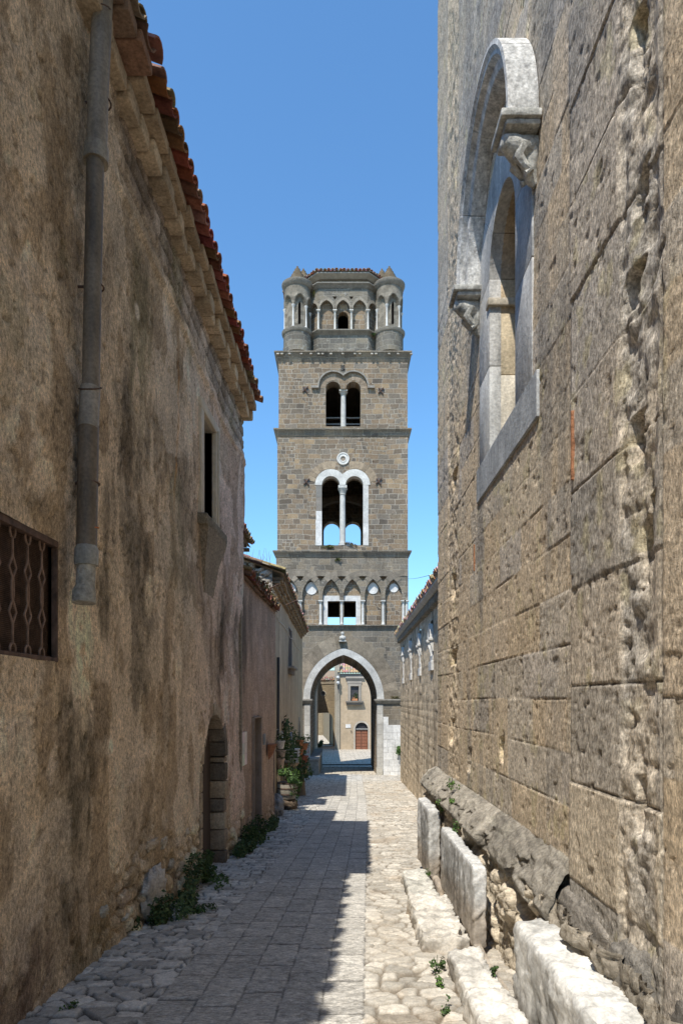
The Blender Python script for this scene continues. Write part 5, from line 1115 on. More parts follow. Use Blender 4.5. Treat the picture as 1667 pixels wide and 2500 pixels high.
for ua, ub, va, vb in ((832, 841, 892, 894.5), (838.5, 841, 892, 904), (832, 841, 901.5, 904), (834, 840, 896.5, 898.5), (832, 834, 892, 897)): b.plate([tl([(ua, vb), (ua, va), (ub, va), (ub, vb)])], TY-.04, TY+.02, (.13, .12, .11))
b.build('iron_relief', M['rock'], BT)
b = MB()
for v in (985, 1001): b.box(tx(790), tx(886), TY+2, TY+2.1, tz(v), tz(v)+.07)
b.cur = (.2, .13, .08); b.build('inner_beam', M['wood'], BT)
cornice('top_cornice', 680.5, 994, [(0, 884), (2, 880), (3, 876), (6, 870), (9, 865), (10.5, 864), (10.5, 861), (2, 859.5)])
b = MB(); u = 676
while u < 1000:
    b.plate([tl([(u, 869.5), (u, 866.5), (u+random.uniform(3, 8), 866.5), (u+6, 869.5)])], TY-.235-.0, TY-.1, random.choice(((.42, .39, .33), (.33, .3, .26), (.48, .44, .38)))); u += random.uniform(9, 34)
b.build('dentil', M['rock'], BT)
floor(862, 681, 994, .2)
# octagonal drum
OC = Vector((TC, TY+3.78, 0)); AP = 3.30; OY = OC.y-AP
def oz(v): return EYE+(CY-v)/F*OY
def octring(ap, z): R = ap/math.cos(math.pi/8); return [(OC.x+R*math.cos(math.pi/8+math.pi/4*k), OC.y+R*math.sin(math.pi/8+math.pi/4*k), z) for k in range(8)]
b = MB(); b.loft([octring(AP+.05, tz(860)-.05), octring(AP+.05, oz(815))], True); b.build('drum_base', M['tower_top'], BT)
b = MB(); b.cur = (.25, .225, .185); b.loft([octring(AP+.04, oz(820)), octring(AP+.12, oz(816)), octring(AP+.24, oz(811)), octring(AP+.24, oz(808.5)), octring(AP-.2, oz(806.5))], True); b.build('drum_moulding', M['rock'], BT)
b = MB(); b.cur = (.25, .23, .2); b.loft([octring(AP-.3, oz(705)), octring(AP+.03, oz(703)), octring(AP+.10, oz(699)), octring(AP+.2, oz(695.5)), octring(AP+.2, oz(693)), octring(AP-.3, oz(691.5))], True); b.build('drum_moulding', M['rock'], BT)
b = MB(); b.cur = (.3, .27, .22); b.loft([octring(AP-.25, oz(693)), octring(AP-.25, oz(672))], True); b.build('attic', M['tower_top'], BT)
FW = 2*AP*math.tan(math.pi/8); zt0, zb0 = oz(703), oz(807.5)
zc_ = oz(762); zap = oz(733)
for k in range(8):
    an = k*math.pi/4                                         # k = 0 faces the street
    def pl(x, y, z, an=an):
        p, q = rot2((x, y-AP), an); return (OC.x+p, OC.y+q, z)
    front = k in (0, 1, 7)
    hs = []
    if front:
        for m in (-.93, 0, .93): hs.append([(m-.385, zb0+.02), (m-.385, zc_+.12)]+arch(m, zc_+.12, .385, zap-zc_-.12, 8)[1:-1]+[(m+.385, zc_+.12), (m+.385, zb0+.02)])
        for m in (-.465, .465): hs.append([(m-.13, zap+.22), (m+.13, zap+.22), (m, zap+.04)])
    b = MB(); b.plate([[(-FW/2, zb0), (-FW/2, zt0), (FW/2, zt0), (FW/2, zb0)]]+hs, 0, .2, None, pl); b.build('drum_facet', M['tower_top'], BT)
    h2_ = [[(-.30, zb0+.02), (-.30, oz(770))]+arch(0, oz(770), .30, .33, 8)[1:-1]+[(.30, oz(770)), (.30, zb0+.02)]] if k in (0, 4) else []
    b = MB(); b.plate([[(-FW/2+.1, zb0), (-FW/2+.1, zt0), (FW/2-.1, zt0), (FW/2-.1, zb0)]]+h2_, .205, .6, None, pl); b.build('blind_wall', M['tower'], BT)
    if front:
        b = MB(); b.cur = (.32, .28, .225)
        for m in (-.93, 0, .93):
            b.loft([[pl(xi_, -.045, zi_), pl(xo_, -.045, zo_), pl(xo_, .05, zo_), pl(xi_, .05, zi_)] for (xi_, zi_), (xo_, zo_) in zip(arch(m, zc_+.12, .39, zap-zc_-.12, 8), arch(m, zc_+.12, .50, zap-zc_+.06, 8))], True)
        b.build('interlaced_band', M['rock'], BT)
        for m in (-1.395, -.465, .465, 1.395):
            if k != 0 and abs(m) > 1.3 and (m > 0) == (k == 7): continue
            bb = MB(); bb.cur = (.60, .58, .53); r = .062; H0, H1 = zb0+.01, zc_+.13
            bb.lathe([(r*1.5, H0), (r*1.3, H0+.08), (r, H0+.12), (r*.9, H1-.2), (r*1.2, H1-.1), (r*1.75, H1-.06)], 0, 0, 10); bb.box(-r*1.8, r*1.8, -r*1.8, r*1.8, H1-.06, H1)
            bb.V = [pl(x+m, y+.04, z) for x, y, z in bb.V]; bb.build('colonnette', M['marble_far'], BT, smooth=35)
b = MB(); b.cur = (.36, .33, .28); b.loft([octring(AP-.1, oz(678)), octring(AP+.12, oz(672)), octring(AP+.16, oz(671)), octring(AP+.16, oz(667.5)), octring(AP-.1, oz(667))], True); b.build('roof_eave', M['marble_far'], BT)
b = MB(); RT = ((.5, .27, .17), (.55, .36, .25), (.45, .22, .13), (.5, .4, .3))
er = octring(AP+.24, oz(667)+.02)
for k in range(8):
    A_, B_ = Vector(er[k]), Vector(er[(k+1) % 8]); mid = (A_+B_)/2; up_ = Vector((OC.x-mid.x, OC.y-mid.y, 0)).normalized()+Vector((0, 0, .22))
    if mid.y < OC.y+1: tile_roof(b, A_, B_, up_, 3, .22, .1, .42, RT, .012, seed=60+k)
rr_ = octring(AP+.20, oz(667)+.05); b.add(rr_+[(OC.x, OC.y, oz(667)+.05+.22*AP)], [(k, (k+1) % 8, 8) for k in range(8)], (.4, .25, .17)); b.build('roof', M['clay'], BT)
# corner turrets: round, arcaded, under stepped stone cones
def turret(x, y, full=True):
    tw = MB(); Yf = y-.66
    def qz(v): return EYE+(CY-v)/F*(y-.3)
    tw.cur = (.27, .25, .215)
    n = 40
    tw.lathe([(.79, qz(863)), (.79, qz(820)), (.81, qz(817))], x, y, n); bs_ = tw.build('turret_base', M['tower_top'], BT, smooth=40)
    tw = MB(); tw.cur = (.28, .25, .205); tw.lathe([(.74, qz(819)), (.84, qz(816)), (.89, qz(811)), (.89, qz(808.5)), (.6, qz(806.5))], x, y, n); tw.build('turret_moulding', M['rock'], BT, smooth=30)
    na_, nz_ = 132, 64; A = np.linspace(0, 2*math.pi, na_+1); Zq = np.linspace(qz(808), qz(700), nz_); AA, ZQ = np.meshgrid(A, Zq)
    nb = 6; ph = (AA/(2*math.pi)*nb-.25) % 1; hb_ = (ph-.5)*2                       # -1..1 within a bay
    zs = qz(755); ap_ = qz(729); hz = np.clip((ZQ-zs)/(ap_-zs), 0, 1)
    halfw = .80*np.sqrt(np.clip(1-hz**1.7, 0, 1)); niche = (np.abs(hb_) < halfw) & (ZQ < ap_)
    band = (np.abs(hb_) < np.sqrt(np.clip(1.25-((ZQ-zs)/(ap_-zs))**2*.9, 0, 2))) & (ZQ > zs) & (ZQ < ap_+.28)
    R_ = .74-.14*niche+.03*(band & ~niche)
    bayi = np.floor(AA/(2*math.pi)*nb-.25)
    slit = (np.abs(hb_) < .22) & (ZQ > qz(797)) & (ZQ < qz(748)+.1*(1-np.abs(hb_)/.22)) & (bayi % 2 == 0)
    blk = _h(np.floor(ZQ/.24).astype(int), np.floor(AA*2.4+np.floor(ZQ/.24)*.5).astype(int), 260)
    jt_ = sst(0, .06, np.abs((ZQ/.24) % 1-.5)*2*.5)*1
    cl_ = np.array([.25, .22, .175])*(.7+.6*blk)[..., None]; cl_ = np.where(niche[..., None], cl_*1.05, cl_)
    Pq = np.stack([x+R_*np.cos(AA), y+R_*np.sin(AA), ZQ], -1); mid = slit[:-1, :-1] | slit[1:, 1:]
    tb = grid('turret_drum', Pq, cl_, M['rock'], BT, keep=~mid, smooth=False)
    tw = MB(); tw.lathe([(.5, qz(808)), (.5, qz(700))], x, y, 16, (.03, .025, .02)); tw.build('core', M['dark'], tb)  # black cylinder inside, so that the slits are painted dark
    for k in range(nb):
        a = 2*math.pi*(k+.25)/nb
        xx, yy = x+.725*math.cos(a), y+.725*math.sin(a); bb = MB(); r = .052; H0, H1 = qz(806), qz(755)+.04
        bb.lathe([(r*1.5, H0), (r*1.2, H0+.08), (r, H0+.1), (r*.9, H1-.22), (r*1.3, H1-.12), (r*2.0, H1-.02), (r*2.0, H1)], xx, yy, 10, (.66, .64, .6)); bb.build('colonnette', M['marble_far'], BT, smooth=40)
    tw = MB(); tw.cur = (.28, .25, .21); tw.lathe([(.6, qz(705)), (.76, qz(703)), (.85, qz(698)), (.89, qz(693)), (.89, qz(690.5)), (.55, qz(688))], x, y, n); tw.build('turret_moulding', M['rock'], BT, smooth=30)
    tw = MB(); pr = []; z = qz(691)
    for k in range(6):
        r = .60-.092*k; pr += [(r+.02, z), (r+.02, z+.07), (r-.065, z+.12), (r-.07, z+.175)]; z += .175
    pr += [(.05, z), (.06, z+.06), (.0, z+.12)]
    tw.lathe(pr, x, y, 24, (.20, .155, .105)); tw.build('stepped_cone', M['rock'], BT, smooth=30)
turret(tx(723)+.02, TY+.78); turret(tx(951.5)+.02, TY+.78); turret(tx(723), TY+TD-.9); turret(tx(951), TY+TD-.9)
# small tufts on ledges are added with the plants
# ------------------------------------------------------------------ beyond the arch
HY = 78.0; hs_ = HY/F; HZ = float(zg(HY))
def hp(u, v): return (UX(u, HY), VZ(v, HY))
def hl(L): return [hp(u, v) for u, v in L]
FH = thing('ochre_house', 'sunlit ochre plaster house seen through the arch, with a framed window and arched brown door', 'house', (UX(890, HY), HY+4, HZ))
M['ochre'] = mk('ochre_plaster', (.50, .405, .30), .95, [(.35, (.72, .70, .66), (1.12, 1.1, 1.05), 6, (1, 1, .6)), (3, .85, 1.1, 5)], [(9, .5, .03)], spec=.15)
def cut(L): return hl(L)
win_h = [(855.5, 1711), (855.5, 1675), (875.5, 1675), (875.5, 1711)]
door_h = [(867, 1832), (867, 1779.5)]+[(u, v) for u, v in parch(882.5, 1779.5, 15.5, 15.5, 8)][1:-1]+[(898, 1779.5), (898, 1832)]
b = MB(); b.plate([cut([(829, 1832.5), (829, 1644), (985, 1644), (985, 1832.5)]), cut(win_h), cut(door_h)], HY, HY+.4); b.build('wall', M['ochre'], FH)
b = MB(); b.box(UX(829, HY), UX(829, HY)+.4, HY+.4, HY+9, HZ-.2, VZ(1644, HY)); b.box(UX(829, HY)+.4, UX(985, HY), HY+8.6, HY+9, HZ, VZ(1644, HY)); b.build('side_wall', M['ochre'], FH)
b = MB(); b.plate([hl([(817, 1831), (817, 1600), (829, 1600), (829, 1831)])], HY-.25, HY+.3, (.36, .32, .255)); b.plate([hl([(821, 1831), (821, 1640), (823.5, 1640), (823.5, 1831)])], HY-.33, HY-.25, (.4, .36, .29)); b.build('corner_pier', M['plaster_far'], FH)
b = MB(); b.plate([hl([(829, 1652), (829, 1644.5), (985, 1644.5), (985, 1652)])], HY-.04, HY+.1, (.26, .23, .2)); b.build('eave_band', M['plaster_far'], FH)
b = MB(); zr = VZ(1643, HY)
tile_roof(b, (UX(829, HY)-.1, HY-.3, zr), (UX(980, HY), HY-.3, zr), (0, 1, .55), 9, .30, .14, .5, ((.48, .32, .235), (.50, .345, .255)), .01, seed=71)
b.add([(UX(829, HY)-.2, HY-.3, zr+.02), (UX(985, HY), HY-.3, zr+.02), (UX(985, HY), HY+6, zr+3.45), (UX(829, HY)-.2, HY+6, zr+3.45)], [(0, 1, 2, 3)], (.4, .26, .18)); b.build('roof', M['clay'], FH)
b = MB(); b.cur = (.36, .32, .27)
b.plate([hl([(849, 1711), (849, 1669), (881.5, 1669), (881.5, 1711)]), hl(win_h)], HY-.10, HY+.2); b.plate([hl([(852, 1711), (852, 1672), (879, 1672), (879, 1711)]), hl(win_h)], HY-.16, HY-.10, (.40, .355, .295))
b.plate([hl([(847, 1668.5), (847, 1663), (883, 1663), (883, 1668.5)])], HY-.12, HY+.1); b.loft([[(UX(845-o, HY), HY-.12-o*.06, VZ(v, HY)), (UX(887+o, HY), HY-.12-o*.06, VZ(v, HY)), (UX(887+o, HY), HY+.1, VZ(v, HY)), (UX(845-o, HY), HY+.1, VZ(v, HY))] for o, v in ((-1, 1662.8), (0, 1660), (1.5, 1657), (2, 1655.5), (2, 1653.5), (0, 1652))], True)
fw = b.build('window', M['plaster_far'], FH)
b = MB()
for q in range(2):
    ua = 855.7+q*9.9; b.plate([hl([(ua, 1710.8), (ua, 1675.2), (ua+9.5, 1675.2), (ua+9.5, 1710.8)])], HY+.1, HY+.15, (.075, .072, .075))
    for k in range(14): b.box(UX(ua+.6, HY), UX(ua+9, HY), HY+.085, HY+.1, VZ(1709-k*2.4, HY), VZ(1709-k*2.4, HY)+.06, (.09, .085, .088))
b.build('shutter', M['cloth'], fw)
b = MB(); b.loft([[(UX(846-o, HY), HY-.35-o*.05, VZ(v, HY)), (UX(885+o, HY), HY-.35-o*.05, VZ(v, HY)), (UX(885+o, HY), HY+.1, VZ(v, HY)), (UX(846-o, HY), HY+.1, VZ(v, HY))] for o, v in ((-1, 1721), (0, 1719), (0, 1717), (2, 1715.5), (2.5, 1712.5), (1, 1711.2))], True, (.2, .18, .155)); b.build('sill', M['plaster_far'], fw)
b = MB()
for q in range(2):
    ua = 867.2+q*15.4; b.plate([hl([(ua, 1831.5), (ua, 1783), (ua+15, 1783), (ua+15, 1831.5)])], HY+.22, HY+.28, (.20, .085, .05))
    for k in range(6): b.box(UX(ua+1, HY), UX(ua+14, HY), HY+.19, HY+.22, VZ(1830-k*7.9, HY), VZ(1830-k*7.9-6.6, HY), (.25, .105, .06))
fd = b.build('door', M['wood'], FH)
b = MB(); b.plate([hl([(867.2, 1779)]+[(u, v) for u, v in parch(882.5, 1779, 15.3, 15.3, 8)][1:-1]+[(897.8, 1779)])], HY+.2, HY+.24, (.03, .03, .035)); b.build('fanlight', M['cloth'], fd)
b = MB(); b.box(UX(867, HY), UX(898, HY), HY+.12, HY+.2, VZ(1780.6, HY), VZ(1779.2, HY), (.5, .5, .48)); b.box(UX(867, HY), UX(898, HY), HY+.12, HY+.2, VZ(1783.5, HY), VZ(1780.7, HY), (.05, .04, .035)); b.build('transom', M['cloth'], fd)
b = MB(); b.plate([hl([(862.5, 1832), (862.5, 1779.5)]+[(u, v) for u, v in parch(882.5, 1779.5, 20, 20, 8)][1:-1]+[(902.5, 1779.5), (902.5, 1832), (898, 1832), (898, 1779.5)]+[(u, v) for u, v in parch(882.5, 1779.5, 15.5, 15.5, 8)][::-1][1:-1]+[(867, 1779.5), (867, 1832)])], HY-.03, HY+.1, (.46, .41, .34)); b.build('door_surround', M['plaster_far'], fd)
b = MB(); b.plate([hl([(843.5, 1777), (843.5, 1768), (856, 1768), (856, 1777)])], HY-.05, HY+.02, (.76, .75, .73)); b.build('plaque', M['marble_far'], FH)
b = MB(); b.plate([hl([(856.5, 1787), (856.5, 1783.5), (858.5, 1783.5), (858.5, 1787)])], HY-.1, HY+.02, (.1, .09, .08)); b.build('bell_box', M['cloth'], FH)
b = MB()
for v in (1650, 1663): b.lathe([(.02, VZ(v, HY)), (.16, VZ(v, HY)-.05), (.2, VZ(v, HY)-.25), (.05, VZ(v, HY)-.42), (.0, VZ(v, HY)-.5)], UX(825, HY), HY-.55, 10, (.6, .6, .58)); b.tube([(UX(825, HY), HY-.2, VZ(v, HY)+.1), (UX(825, HY), HY-.55, VZ(v, HY)+.05)], .03, 5, (.1, .1, .1))
b.tube([(UX(827, HY), HY-.3, VZ(1640, HY)), (UX(827, HY), HY-.3, VZ(1690, HY))], .05, 6, (.2, .19, .18)); b.build('wall_lamp', M['cloth'], FH)
FB = thing('flower_box', 'orange clay flower box with leafy plants on the sill of the dark shuttered window', 'flower box', (UX(866, HY), HY-.25, VZ(1711, HY)))
b = MB(); b.cur = (.55, .25, .12); x0, x1, z0 = UX(859, HY), UX(873, HY), VZ(1711, HY); b.bbox(x0, x1, HY-.36, HY-.12, z0, z0+.25, .03); b.build('box', M['clay'], FB)

# the building that closes the view on the left: an archway under a round window
PY = 84.0
def pl2(L): return [(UX(u, PY), VZ(v, PY)) for u, v in L]
PB = thing('passage_house', 'brown rubble building with a round window above a dark archway beyond the tower arch', 'house', (UX(790, PY), PY+2, float(zg(PY))))
b = MB(); ah_ = [(772, 1818), (772, 1741)]+[(798-0, 1740)]+[(811*0+798+15*math.sin(a), 1758-18*math.cos(a)) for a in np.linspace(.15, math.pi/2, 7)]+[(813, 1818)]
rw_ = [(788.5+6*math.cos(a), 1693-6*math.sin(a)) for a in np.linspace(0, 2*math.pi, 17)[:-1]]
b.plate([pl2([(755, 1819), (755, 1664), (818, 1662), (818, 1819)]), pl2(ah_), pl2(rw_)], PY, PY+1.6); b.build('wall', M['passage'], PB)
b = MB(); b.plate([pl2([(788.5+7.2*math.cos(a), 1693-7.2*math.sin(a)) for a in np.linspace(0, 2*math.pi, 17)[:-1]]), pl2([(788.5+6*math.cos(a), 1693-6*math.sin(a)) for a in np.linspace(0, 2*math.pi, 17)[:-1]])], PY-.05, PY+.3, (.5, .45, .36)); rwn = b.build('round_window', M['plaster_far'], PB)
b = MB(); b.plate([pl2([(782, 1700), (782, 1686), (796, 1686), (796, 1700)])], PY+.7, PY+.75, (.4, .4, .4)); b.build('pane', M['cloth'], rwn)
b = MB(); b.plate([pl2([(755, 1664.5), (755, 1672), (817, 1669), (817, 1661.5)])], PY-.06, PY+.1, (.33, .27, .19)); b.build('coping', M['rock'], PB)
b = MB(); tile_roof(b, (UX(755, PY), PY-.1, VZ(1664, PY)), (UX(818, PY), PY-.1, VZ(1662, PY)), (0, 1, .3), 4, .3, .14, .5, BRN, .02, seed=81); b.add([(UX(755, PY), PY, VZ(1665, PY)), (UX(818, PY), PY, VZ(1663, PY)), (UX(818, PY), PY+6, VZ(1663, PY)+1.6), (UX(755, PY), PY+6, VZ(1663, PY)+1.6)], [(0, 1, 2, 3)], (.3, .22, .15)); b.build('roof', M['clay'], PB)
AL = thing('alley_house', 'pale rubble alley wall lit by the sun behind the dark archway', 'house', (UX(800, 100), 100, float(zg(100))))
b = MB(); zf = float(zg(100)); b.add([(UX(813, 85.6), 85.7, zf), (UX(788, 120), 120, zf), (UX(788, 120), 120, 2.2), (UX(813, 85.6), 85.7, 2.2), (UX(813, 85.6)+3, 85.7, zf), (UX(788, 120)+3, 120, zf), (UX(788, 120)+3, 120, 2.2), (UX(813, 85.6)+3, 85.7, 2.2)], [(0, 1, 2, 3), (4, 7, 6, 5), (3, 2, 6, 7), (0, 3, 7, 4), (1, 5, 6, 2)], (.46, .39, .28)); b.build('wall', M['passage'], AL)
AK = thing('alley_end_house', 'shaded grey brown house closing the alley behind the archway', 'house', (UX(775, 121), 122, float(zg(121))))
b = MB(); b.box(-9, UX(788.5, 120), 120.05, 126, -5.2, 4.5, (.3, .25, .18)); b.build('wall', M['passage'], AK)
# house on the left of the piazza, its shaded flank is a thin dark strip inside the arch
SH = thing('piazza_house', 'shaded grey stone house flank forming a narrow strip just inside the left arch jamb', 'house', (-3.5, 64, -3.5))
b = MB(); b.add([(-2.1, 47.2, -3.4), (-2.86, 83.9, -4.3), (-9, 83.9, -4.3), (-9, 47.2, -3.4), (-2.1, 47.2, 5.2), (-2.86, 83.9, 5.2), (-9, 83.9, 5.2), (-9, 47.2, 5.2)], [(0, 1, 5, 4), (1, 2, 6, 5), (2, 3, 7, 6), (3, 0, 4, 7), (4, 5, 6, 7)]); b.build('wall', M['tower_grey'], SH)
b = MB(); b.tube([(-2.02, 48.2, -3.0), (-2.02, 48.2, 1.6)], .06, 8, (.42, .42, .40)); b.tube([(-2.02, 48.2, 1.6), (-2.05, 48.4, 5.1)], .06, 8, (.2, .2, .2)); b.build('drainpipe', M['zinc'], SH)
# balcony house just glimpsed on top
BH = thing('terrace_house', 'pale house with a railed roof terrace glimpsed at the crown of the arch', 'house', (UX(810, 90), 91, -3))
b = MB(); b.box(UX(804, 90), UX(818, 90), 90, 94, -4, VZ(1652, 90), (.46, .41, .32)); b.build('wall', M['plaster_far'], BH)
b = MB(); b.box(UX(802.5, 90), UX(818, 90), 89.5, 94, VZ(1652, 90), VZ(1648, 90), (.34, .31, .27)); b.build('terrace_slab', M['plaster_far'], BH)
b = MB()
for q in range(6): b.tube([(UX(804+q*2.6, 90), 89.6, VZ(1648, 90)), (UX(804+q*2.6, 90), 89.6, VZ(1630, 90))], .025, 5, (.1, .11, .12))
b.tube([(UX(803, 90), 89.6, VZ(1630, 90)), (UX(818, 90), 89.6, VZ(1630, 90))], .03, 5, (.1, .11, .12)); b.build('railing', M['cloth'], BH)

# overhead cable from the tower to the church
pts = [Vector((tx(996), TY+.3, tz(1408.5))).lerp(Vector((2.3, 9.9, VZ(1398, 9.9))), 0)]
A_, B_ = Vector((tx(996)+.0, TY+.5, tz(1408.5))), Vector((UX(1075, 11.5), 11.5, VZ(1397, 11.5)))
b = MB(); b.tube([A_.lerp(B_, k/12)+Vector((0, 0, -.05*math.sin(math.pi*k/12))) for k in range(13)], .006, 5, (.06, .06, .06))
tag(b.build('overhead_cable', M['cloth'], None, origin=tuple(A_)), 'thin dark overhead cable crossing the blue sky right of the tower', 'cable')

# ------------------------------------------------------------------ plants
def foliage(mb, c, r, n, s, cols, seed=1, flat=.0, hang=0.0):
    """leaf-sized faces scattered through a lumpy crown"""
    rn = np.random.default_rng(seed); k = 0; c = np.array(c); r = np.array(r)
    lumps = [(rn.normal(0, .42, 3), rn.uniform(.35, .6)) for _ in range(7)]
    while k < n:
        lc, lr = lumps[rn.integers(len(lumps))]
        p = rn.normal(0, 1, 3); p = p/np.linalg.norm(p)*lr*rn.uniform(.55, 1.05)+lc
        w = c+p*r
        nrm = p/np.linalg.norm(p)+rn.normal(0, .6, 3)+np.array([0, 0, .5]); nrm /= np.linalg.norm(nrm)
        a = np.cross(nrm, rn.normal(0, 1, 3)); a /= np.linalg.norm(a); b_ = np.cross(nrm, a); q = s*rn.uniform(.6, 1.35)
        base = np.array(cols[rn.integers(len(cols))])*rn.uniform(.7, 1.3)
        vs = [w-a*q*.5, w+b_*q*.33-a*q*.1, w+a*q*.55-nrm*q*.12, w-b_*q*.33-a*q*.1]
        mb.add([tuple(v) for v in vs], [(0, 1, 2, 3)], tuple(base)); k += 1
GR = ((.055, .10, .03), (.075, .13, .035), (.04, .075, .025), (.10, .16, .05)); GRD = ((.07, .115, .04), (.09, .14, .05), (.05, .085, .035), (.11, .15, .06)); GRL = ((.10, .19, .04), (.13, .22, .05), (.07, .14, .03))
def weed(name, label, c, r, n, s, cols, seed, group=None, cat='weeds', stems=3):
    t = thing(name, label, cat, (c[0], c[1], c[2]-r[2]), group)
    b = MB(); foliage(b, c, r, n, s, cols, seed); b.build('leaves', M['leaf'], t, fixn=False)
    b = MB()
    for q in range(stems):
        a = random.uniform(0, 6.28); b.tube([(c[0]+.2*r[0]*math.cos(a), c[1]+.2*r[1]*math.sin(a), c[2]-r[2]*1.05), (c[0]+.4*r[0]*math.cos(a), c[1]+.4*r[1]*math.sin(a), c[2]), (c[0]+.6*r[0]*math.cos(a), c[1]+.6*r[1]*math.sin(a), c[2]+r[2]*.6)], max(.002, s*.06), 4, (.09, .11, .04))
    b.build('stem', M['leaf'], t, fixn=False); return t
def gw(y, off, h): return (float(lx(y))+off, y, float(zg(y))+h)
G1 = 'weeds along the foot of the left houses'
weed('weed_clump', 'dark green weed clump beneath the big rock at the corner of the fallen plaster', gw(6.5, .14, .12), (.15, .36, .17), 700, .042, GRD, 1, G1)
weed('weed_clump', 'low bright green weeds lying flat on the cobbles', gw(6.95, .36, .05), (.2, .22, .05), 260, .035, GR, 2, G1)
weed('weed_clump', 'long ivy-like weed bank between the rock and the arched door', gw(7.65, .14, .16), (.16, .78, .23), 1700, .042, GRD, 3, G1)
weed('weed_clump', 'weed patch right in front of the arched doorway', gw(8.6, .2, .09), (.2, .5, .11), 700, .04, GR, 4, G1)
weed('weed_clump', 'tall weed bank between the arched door and the narrow doorway', gw(11.0, .14, .19), (.17, .8, .27), 1600, .05, GRD, 5, G1)
weed('weed_clump', 'weed bank beside the white doorstep of the low house', gw(12.2, .16, .2), (.2, .55, .28), 900, .05, GRD, 6, G1)
weed('weed_clump', 'weeds growing past the doorstep at the far corner of the low house', gw(14.4, .14, .18), (.17, .85, .26), 1000, .05, GRD, 7, G1)
weed('weed_sprig', 'single tiny green sprig among the cobbles at the bottom corner', gw(4.35, .22, .03), (.05, .06, .03), 60, .025, GRL, 8, G1)
G2 = 'weeds sprouting round the church plinth'
for q, (x, y, z, r, n, cols, lab) in enumerate([
    (1.27, 7.85, .72, .10, 130, GRL, 'bright green weed tuft growing highest on the plinth where it meets the wall'),
    (1.2, 8.2, .40, .11, 120, GRL, 'green weed tuft in the gap above the far marble slab'),
    (1.17, 7.0, .36, .09, 110, GR, 'small weed at the top corner of the longer marble slab'),
    (1.2, 7.45, .56, .07, 60, GRL, 'tiny weed on the sloping plinth moulding between the tufts'),
    (.72, 7.0, -.42, .08, 80, GR, 'sparse weed between the farthest and the middle step'),
    (1.03, 8.2, -.42, .08, 80, GRL, 'weed at the bottom of the far marble slab'),
    (.72, 5.1, -.3, .09, 110, GR, 'weed tuft at the cobble edge between middle and rounded steps'),
    (.98, 5.1, -.24, .08, 90, GRL, 'flat weed in the joint behind the rounded step'),
    (.68, 4.75, -.32, .07, 90, GRL, 'low weed at the street side of the rounded step'),
    (.66, 4.3, -.3, .07, 80, GR, 'sparse weeds at the near street edge of the rounded step'),
    (.9, 4.1, -.12, .08, 120, GRL, 'upright weed in the joint between the two nearest steps'),
    (1.0, 4.5, -.13, .05, 60, GR, 'little weed against the kerb stone')]):
    weed('weed_tuft', lab, (x, y, z), (r*.62, r*.8, r*.75), int(n*.7), .030, cols, 20+q, G2)
weed('weed_tuft', 'round green bush growing from the white block patch beside the arch', (tx(978), TY-.15, tz(1829)), (.25, .2, .42), 260, .13, GRL, 41)
weed('weed_tuft', 'olive tuft on the sill of the white double window of the tower', (tx(806), TY-.1, tz(1337)), (.42, .12, .13), 260, .10, ((.16, .17, .06), (.2, .19, .08), (.1, .12, .04)), 42, 'tufts growing on the tower')
weed('weed_tuft', 'dry brown grass tuft on the right half of the white window sill', (tx(858), TY-.05, tz(1328)), (.32, .1, .12), 120, .09, ((.26, .2, .12), (.2, .16, .09)), 43, 'tufts growing on the tower')
weed('weed_tuft', 'small tuft hanging under the lowest belfry cornice', (tx(825), TY-.08, tz(1366)), (.16, .1, .1), 100, .09, ((.14, .15, .05), (.1, .12, .04)), 44, 'tufts growing on the tower')
weed('weed_tuft', 'dry brown growth on the impost shelf right of the arch', (tx(966), TY-.1, tz(1702)), (.34, .12, .12), 160, .09, ((.2, .16, .09), (.15, .15, .06)), 45, 'tufts growing on the tower')
weed('weed_tuft', 'green growth in the notch between the drum and the right turret', (tx(913), TY+.55, oz(815)), (.14, .12, .12), 90, .08, GR, 46, 'tufts growing on the tower')
weed('weed_tuft', 'yellow moss patch high between the drum and the left turret', (tx(765), TY+.7, oz(709)), (.1, .08, .18), 90, .08, ((.25, .22, .07), (.2, .2, .08)), 47, 'tufts growing on the tower')
weed('shrub', 'dark shrub in shade beyond the arch at the left edge of the piazza', (UX(783, 80), 80, float(zg(80))+.5), (.5, .5, .6), 500, .16, GRD, 48, None, 'shrub')
for q, y in enumerate(np.arange(11.7, 15.4, .33)):          # growth on the low tile edge
    pass
b = MB()
for q, y in enumerate(np.arange(12.0, 15.5, .28)): foliage(b, (float(lx(y))+.02, y, Zt(y)+.13), (.14, .2, .13), 90, .06, ((.17, .075, .045), (.2, .13, .06), (.13, .10, .045), (.1, .11, .04)), 400+q)
weeds = tag(b.build('roof_weeds', M['leaf'], None, origin=(-1.6, 13.7, 4.0), fixn=False), 'reddish dry weeds matting the tile edge of the low house', 'weeds', None, 'stuff')
# bare twigs on the gable roof
t = thing('bare_sapling', 'leafless pale twigs sticking up from the gable roof against the sky', 'sapling', (-2.45, 20.5, 5.75))
b = MB(); rnd = random.Random(3)
for q in range(7):
    x = -2.75+q*.1; p = [Vector((x, 20.5, 5.6))]
    for k in range(5): p.append(p[-1]+Vector((rnd.uniform(-.05, .05), 0, rnd.uniform(.07, .15))))
    b.tube(p, [.008, .007, .006, .005, .004, .003], 4, (.34, .32, .28))
    b.tube([p[2], p[2]+Vector((rnd.uniform(-.15, .15), 0, .18))], .004, 4, (.34, .32, .28))
b.build('twig', M['leaf'], t, fixn=False)

